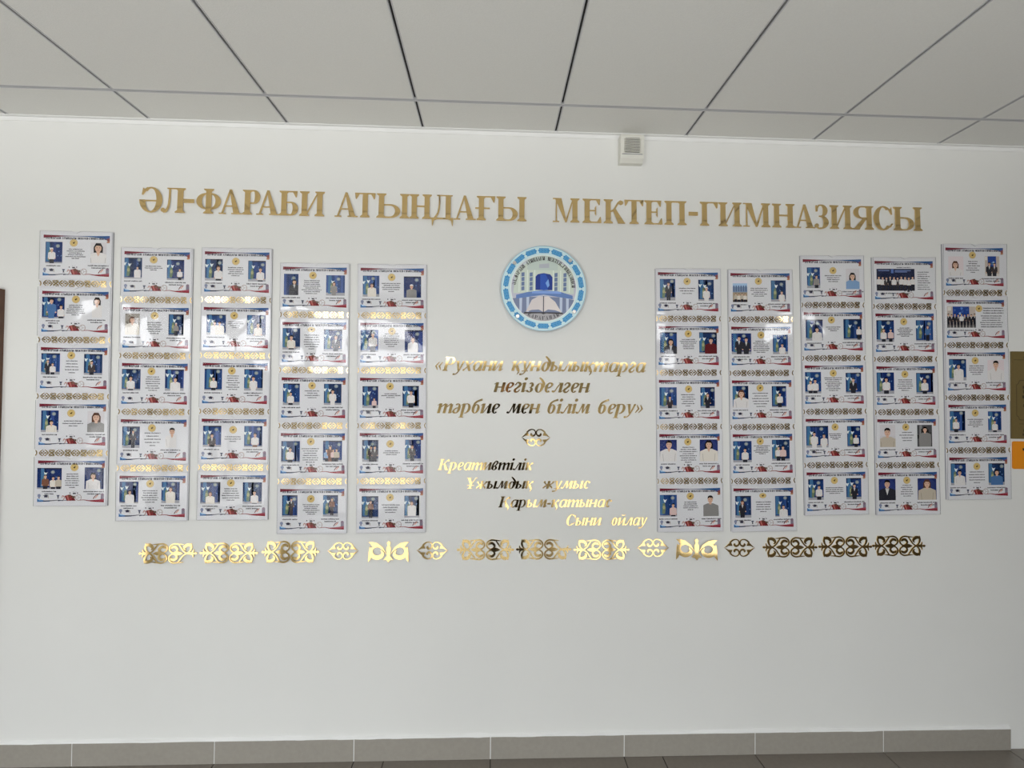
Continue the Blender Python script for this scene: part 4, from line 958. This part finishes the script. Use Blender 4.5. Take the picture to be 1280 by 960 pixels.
# where each film sends the eye in the room opposite: elevation in degrees at its left and right end
_b, _p, _t, _d = 6.0, -6.5, -2.6, 1.5
STRIP_EL = [[(-6, -7), (-7, -6), (_d, _d), (_d, -5)], [(_b, -4), (_d, -4), (_d, _d), (_p, -6)], [(_b, 2), (_p, -7), (-4, 0), (_p, _p)],
            [(2, _b), (2, 5.5), (_d, -6), (-7, -8)], [(-4.5, -5), (-6, -9), (-3, -3.5), (-8, -8)], [(-6, _d), (-6, _d), (_d, 0), (_d, -3)],
            [(-2, 5.5), (-1, -2), (_d, 1), (-2, -1)], [(-3, -2), (-3, 0), (0, 1), (-2, 1)], [(_d, _d)]*4, [(_d, _d)]*4]
BW, BH = .308, 1.19
def grid_sheet(W, H, thick, rnd, warp, notch=True):
    """a clear front plate, slightly bowed, with a thumb notch in the middle of its upper edge"""
    bm = bmesh.new(); nx, nz = 16, 10
    tx_, tz_ = rnd.uniform(-1, 1)*warp, rnd.uniform(-1, 1)*warp; c1, c2 = rnd.uniform(-1, 1)*warp, rnd.uniform(-1, 1)*warp
    ph = rnd.uniform(0, 6)
    def dep(u, v): return -(abs(tx_)+abs(tz_))-tx_*u-tz_*v-c1*math.sin(u*2.2+ph)*.5-c2*math.sin(v*2+ph)*.6*u
    F, B = {}, {}
    for i in range(nx+1):
        for j in range(nz+1):
            u, v = i/nx*2-1, j/nz*2-1
            z = v*H/2
            if notch and j == nz: z -= .010*max(0, 1-((u*W/2)/.012)**2)**.5 if abs(u*W/2) < .012 else 0
            d = dep(u, v)
            F[i, j] = bm.verts.new((u*W/2, d-thick, z)); B[i, j] = bm.verts.new((u*W/2, d, z))
    for i in range(nx):
        for j in range(nz):
            bm.faces.new((F[i, j], F[i+1, j], F[i+1, j+1], F[i, j+1])); bm.faces.new((B[i, j], B[i, j+1], B[i+1, j+1], B[i+1, j]))
    for i in range(nx):
        for j, s in ((0, 1), (nz, -1)):
            q = (F[i, j], B[i, j], B[i+1, j], F[i+1, j]); bm.faces.new(q if s > 0 else q[::-1]).material_index = 1
    for j in range(nz):
        for i, s in ((0, -1), (nx, 1)):
            q = (F[i, j], B[i, j], B[i, j+1], F[i, j+1]); bm.faces.new(q if s > 0 else q[::-1]).material_index = 1
    bmesh.ops.recalc_face_normals(bm, faces=bm.faces)
    return bm

INK = pc(40, 36, 46)
for bi, (TL, TR, BL, BR) in enumerate(BOARDS):
    q = [at(*c) for c in (TL, TR, BL, BR)]
    cxw = (q[0].x+q[1].x+q[2].x+q[3].x)/4; zt_ = (q[0].z+q[1].z)/2; zb_ = (q[2].z+q[3].z)/2
    W_ = ((q[1].x-q[0].x)+(q[3].x-q[2].x))/2; H_ = zt_-zb_
    tilt = ((q[2].x+q[3].x)-(q[0].x+q[1].x))/2/H_           # lean of the board on the wall
    root = empty('display_board', (cxw, 0, zb_), (0, 0, 0)); root.rotation_euler = (0, -tilt, 0)
    tag(root, 'white display board with five clear pockets of certificates, %s' % BN[bi].replace(' board', ' of the boards' if bi in (0, 9) else ''), 'board', 'certificate display boards')
    bm = bmesh.new(); bx(bm, -W_/2, W_/2, -.006, 0, 0, H_, 0)
    bm.faces.ensure_lookup_table()
    for f_ in bm.faces:
        f_.normal_update()
        if abs(f_.normal.y) < .5: f_.material_index = 1
    bm_obj('back_panel', bm, [M_BOARD, M_EDGE], root)
    ca, sa = math.cos(-tilt), math.sin(-tilt)
    def loc(x, y, z):                                     # board coordinates to the room
        return Vector((cxw+x*ca+z*sa, y, zb_-x*sa+z*ca))
    pitch = .2056*H_; ph_ = .178*H_
    sm = strip_art(W_*.985, .0272).mesh('ornament_strip', thick=.0006, mats=[M_GOLDF])
    for k in range(5):
        rnd = random.Random(bi*17+k*5+3)
        zp = H_-k*pitch
        bm = grid_sheet(W_-.002, ph_, .0018, rnd, .0016)
        pk = bm_obj('pocket', bm, [M_CLEAR, M_EDGE], root, True); pk.location = (0, -.0082, zp-ph_/2)
        if k < 4:
            zs = zp-ph_-.0139*H_
            me2 = sm.copy(); wp = loc(0, 0, zs); el = math.degrees(math.atan2(wp.z-CAMZ, DIST))
            eL, eR = STRIP_EL[bi][k]
            for v in me2.vertices:                        # each film is stuck on slightly out of true
                f_ = v.co.x/W_+.5; th = math.radians((el-(eL*(1-f_)+eR*f_))/2)+.012*math.sin(v.co.x*45+bi+k)
                v.co.y -= v.co.z*th
            st = link(bpy.data.objects.new('ornament_strip', me2), root); st.location = (0, -.0072, zs)
        (x0, x1, yr), md, ln, phs, desc = CERT[bi][k]
        kk = RW/(x1-x0); mid = (x0+x1)/2
        sc_ = min(1.0, (W_-.008)/PW)
        ct = empty('certificate', loc(0, -.0066, zp-.0135*H_), (0, -tilt, 0)); ct.scale = (sc_, 1, sc_)
        tag(ct, 'certificate with %s, %s pocket of %s' % (desc, RN[k], ('the ' if bi in (0, 9) else '')+BN[bi]), 'certificate', 'certificates in the board pockets')
        def child(name, me, dy, x=0, z=0):
            o = link(bpy.data.objects.new(name, me), ct); o.location = (x, dy, z); return o
        child('paper', ME_PAPER, 0, 0, .0125)
        child('header_ribbon', ME_RIB, -.0006); child('heading', ME_HEAD, -.0008); child('footer_band', ME_FOOT, -.0006)
        flat = (bi, k) in ((3, 1), (6, 4))
        if md != (0, 0): child('medal', ME_MEDF if flat else ME_MED, -.0006, (md[0]-mid)*kk, (yr-md[1])*kk)
        n, lx, ly0, ly1, lw = ln
        a = Art()
        for i in range(n):
            y = ly0+(ly1-ly0)*i/(n-1); wd_ = lw*kk*(rnd.uniform(.6, 1) if i < n-1 else rnd.uniform(.3, .6)) if (bi, k) not in ((8, 0), (9, 1)) else lw*kk*rnd.uniform(.75, 1)
            xs0 = (lx-mid)*kk-wd_/2 if (bi, k) != (8, 0) else (lx-lw/2-mid)*kk
            word_bar(a, xs0, (yr-y)*kk, wd_, .0052, INK, rnd)
        if (bi, k) == (9, 1):
            for y in (670, 693, 716): word_bar(a, (478-mid)*kk, (yr-y)*kk, 205*kk, .0058, INK, rnd)
        if (bi, k) == (8, 0): word_bar(a, (335-mid)*kk, (yr-165)*kk, 145*kk, .005, INK, rnd)
        a.obj('body_text', ct, y0=-.0006)
        a = Art()
        for i, ph in enumerate(phs):
            cxp = (ph[0]+ph[1])/2
            wcap = rnd.uniform(140, 185) if i == 0 else rnd.uniform(185, 215)
            if len(phs) == 1: wcap = 260
            ycap = ph[3]+24
            word_bar(a, (cxp-wcap/2-mid)*kk, (yr-ycap)*kk, wcap*kk, .0064, INK, rnd)
            if i == 1 or (bi, k) in ((0, 1), (0, 4), (1, 4), (2, 4), (6, 1), (7, 3)): word_bar(a, (cxp-wcap*.32-mid)*kk, (yr-ycap-24)*kk, wcap*.65*kk, .0064, INK, rnd)
        a.obj('name_caption', ct, y0=-.0006)
        if (bi, k) != (9, 0): child('ink_motif', ME_SPK, -.0006, (md[0]-mid)*kk if md != (0, 0) else .02, -.141)
        for ph in phs:
            w1, h1 = (ph[1]-ph[0])*kk, (ph[3]-ph[2])*kk
            o = photo(w1, h1, ph[4], ph[5], rnd).obj('printed_photo', ct, y0=-.0006, dl=.00003)
            o.location = ((ph[0]-mid)*kk, 0, (yr-ph[3])*kk)

# ------------------------------------------------------------------ plaques at the right edge
def rrect(w, h, r, n=6):
    P_ = []
    for cx_, cy_, a0 in ((w-r, r, -90), (w-r, h-r, 0), (r, h-r, 90), (r, r, 180)):
        for i in range(n+1):
            a_ = math.radians(a0+90*i/n); P_.append((cx_+r*math.cos(a_), cy_+r*math.sin(a_)))
    return P_
pt, pb_ = at(1261.5, 439.3), at(1263, 548.3)
PLH = pt.z-pb_.z; PLW = .30
t = empty('bronze_plaque', (pb_.x, 0, pb_.z)); tag(t, 'brown bronze plaque with engraved lines, cut off by the right edge', 'plaque')
a = Art(); a.poly(rrect(PLW, PLH, .004)); a.obj('plate', t, thick=.006, mats=[M_PLQ])
SCP = PLH/109.0
a = Art()
def ln_(x0, y0, x1, y1, t_=.0012): a.stroke([(x0*SCP, PLH-y0*SCP), (x1*SCP, PLH-y1*SCP)], [t_, t_], n=1)
ln_(3, 10.5, 110, 10.5, .001)
for A_, B_ in (((12, 36), (106, 36)), ((106, 36), (106, 84)), ((12, 85.5), (106, 85.5)), ((6.5, 42), (6.5, 80))): ln_(*A_, *B_)
for A_, B_ in (((6.5, 42), (9, 40)), ((9, 40), (10, 37)), ((10, 37), (12, 36)), ((6.5, 80), (9, 82)), ((9, 82), (10, 85)), ((10, 85), (12, 85.5))): ln_(*A_, *B_)
ln_(10, 90.5, 104, 90.5, .0009)
a.obj('engraved_frame', t, y0=-.0064, mats=[M_PLQL])
rnd = random.Random(5); a = Art()
for y, x0, x1, h in ((7, 16, 96, 4), (44, 14.5, 96, 5), (50, 15, 94, 4.5), (56, 14, 96, 5), (62, 16, 92, 4.5), (67, 15, 95, 5), (74, 17, 90, 4.5), (81, 16, 92, 2), (98, 15, 96, 4), (103, 14, 95, 4.5)):
    word_bar(a, x0*SCP, PLH-y*SCP, (x1-x0)*SCP, h*SCP, (0, 0, 0), rnd)
a.obj('engraved_text', t, y0=-.0064, mats=[M_PLQL])
pt, pb_ = at(1263.6, 551.6), at(1264.8, 586)
OH = pt.z-pb_.z
t = empty('orange_plaque', (pb_.x, 0, pb_.z)); tag(t, 'small orange plaque with rounded corners below the bronze plaque', 'plaque')
a = Art(); a.poly(rrect(.30, OH, .008)); a.obj('plate', t, thick=.005, mats=[M_ORNG])
a = Art(); s = OH/34.0
a.rect(12.5*s, OH-11*s, 18*s, OH-8.2*s); a.poly([(13.5*s, OH-11*s), (16*s, OH-13.5*s), (18*s, OH-11*s)]); a.rect(22*s, OH-13*s, 60*s, OH-9*s)
a.obj('black_mark', t, y0=-.0054, mats=[M_BLACK])

# ------------------------------------------------------------------ the person taking the photograph, seen only as a dark reflection in the gold
pr = empty('person', (.15, -2.62, 0)); tag(pr, 'person in dark clothes standing and holding a phone, dark reflection in the gold', 'person')
def skin_body(name, verts, edges_, rad, mats, lvl=1):
    me = bpy.data.meshes.new(name); me.from_pydata(verts, edges_, []); o = link(bpy.data.objects.new(name, me), pr)
    md = o.modifiers.new('skin', 'SKIN'); md.use_smooth_shade = True
    for i, v in enumerate(me.skin_vertices[0].data): v.radius = rad[i] if isinstance(rad[i], tuple) else (rad[i], rad[i]); v.use_root = (i == 0)
    s = o.modifiers.new('sub', 'SUBSURF'); s.levels = s.render_levels = lvl
    me.materials.append(mats); return o
V = [(0, 0, .96), (0, .0, 1.12), (0, .01, 1.34), (0, .0, 1.46), (0, .02, 1.56), (0, .03, 1.66)]
E_ = [(0, 1), (1, 2), (2, 3), (3, 4), (4, 5)]; RD = [(.22, .14), (.20, .13), (.22, .14), (.12, .09), (.06, .06), (.075, .09)]
for s in (-1, 1):
    n = len(V); V += [(s*.10, 0, .90), (s*.11, .02, .50), (s*.12, 0, .09), (s*.13, .14, .035)]; E_ += [(0, n), (n, n+1), (n+1, n+2), (n+2, n+3)]; RD += [.13, .09, .06, (.045, .035)]
    n = len(V); V += [(s*.22, .0, 1.40), (s*.30, .08, 1.18), (s*.12-.08, .27, 1.45), (s*.085-.11, .33, 1.54)]; E_ += [(3, n), (n, n+1), (n+1, n+2), (n+2, n+3)]; RD += [.07, .055, .035, .035]
skin_body('body', V, E_, RD, M_CLOTH)
bm = bmesh.new(); bmesh.ops.create_uvsphere(bm, u_segments=20, v_segments=14, radius=1, matrix=Matrix.Translation((0, .035, 1.66)) @ Matrix.Diagonal((.075, .092, .115, 1)))
bm_obj('head', bm, M_SKIN, pr, True)
bm = bmesh.new(); bmesh.ops.create_uvsphere(bm, u_segments=20, v_segments=14, radius=1, matrix=Matrix.Translation((0, .018, 1.69)) @ Matrix.Diagonal((.085, .095, .105, 1)))
bm_obj('hair', bm, M_HAIR, pr, True)
ph = empty('phone', (.03, -2.26, 1.56)); tag(ph, 'dark phone held up by the person', 'phone')
bm = bmesh.new(); bx(bm, -.08, .08, -.004, .004, 0, .075); bmesh.ops.bevel(bm, geom=bm.edges, offset=.002, segments=2); bm_obj('phone_body', bm, M_CLOTH, ph)
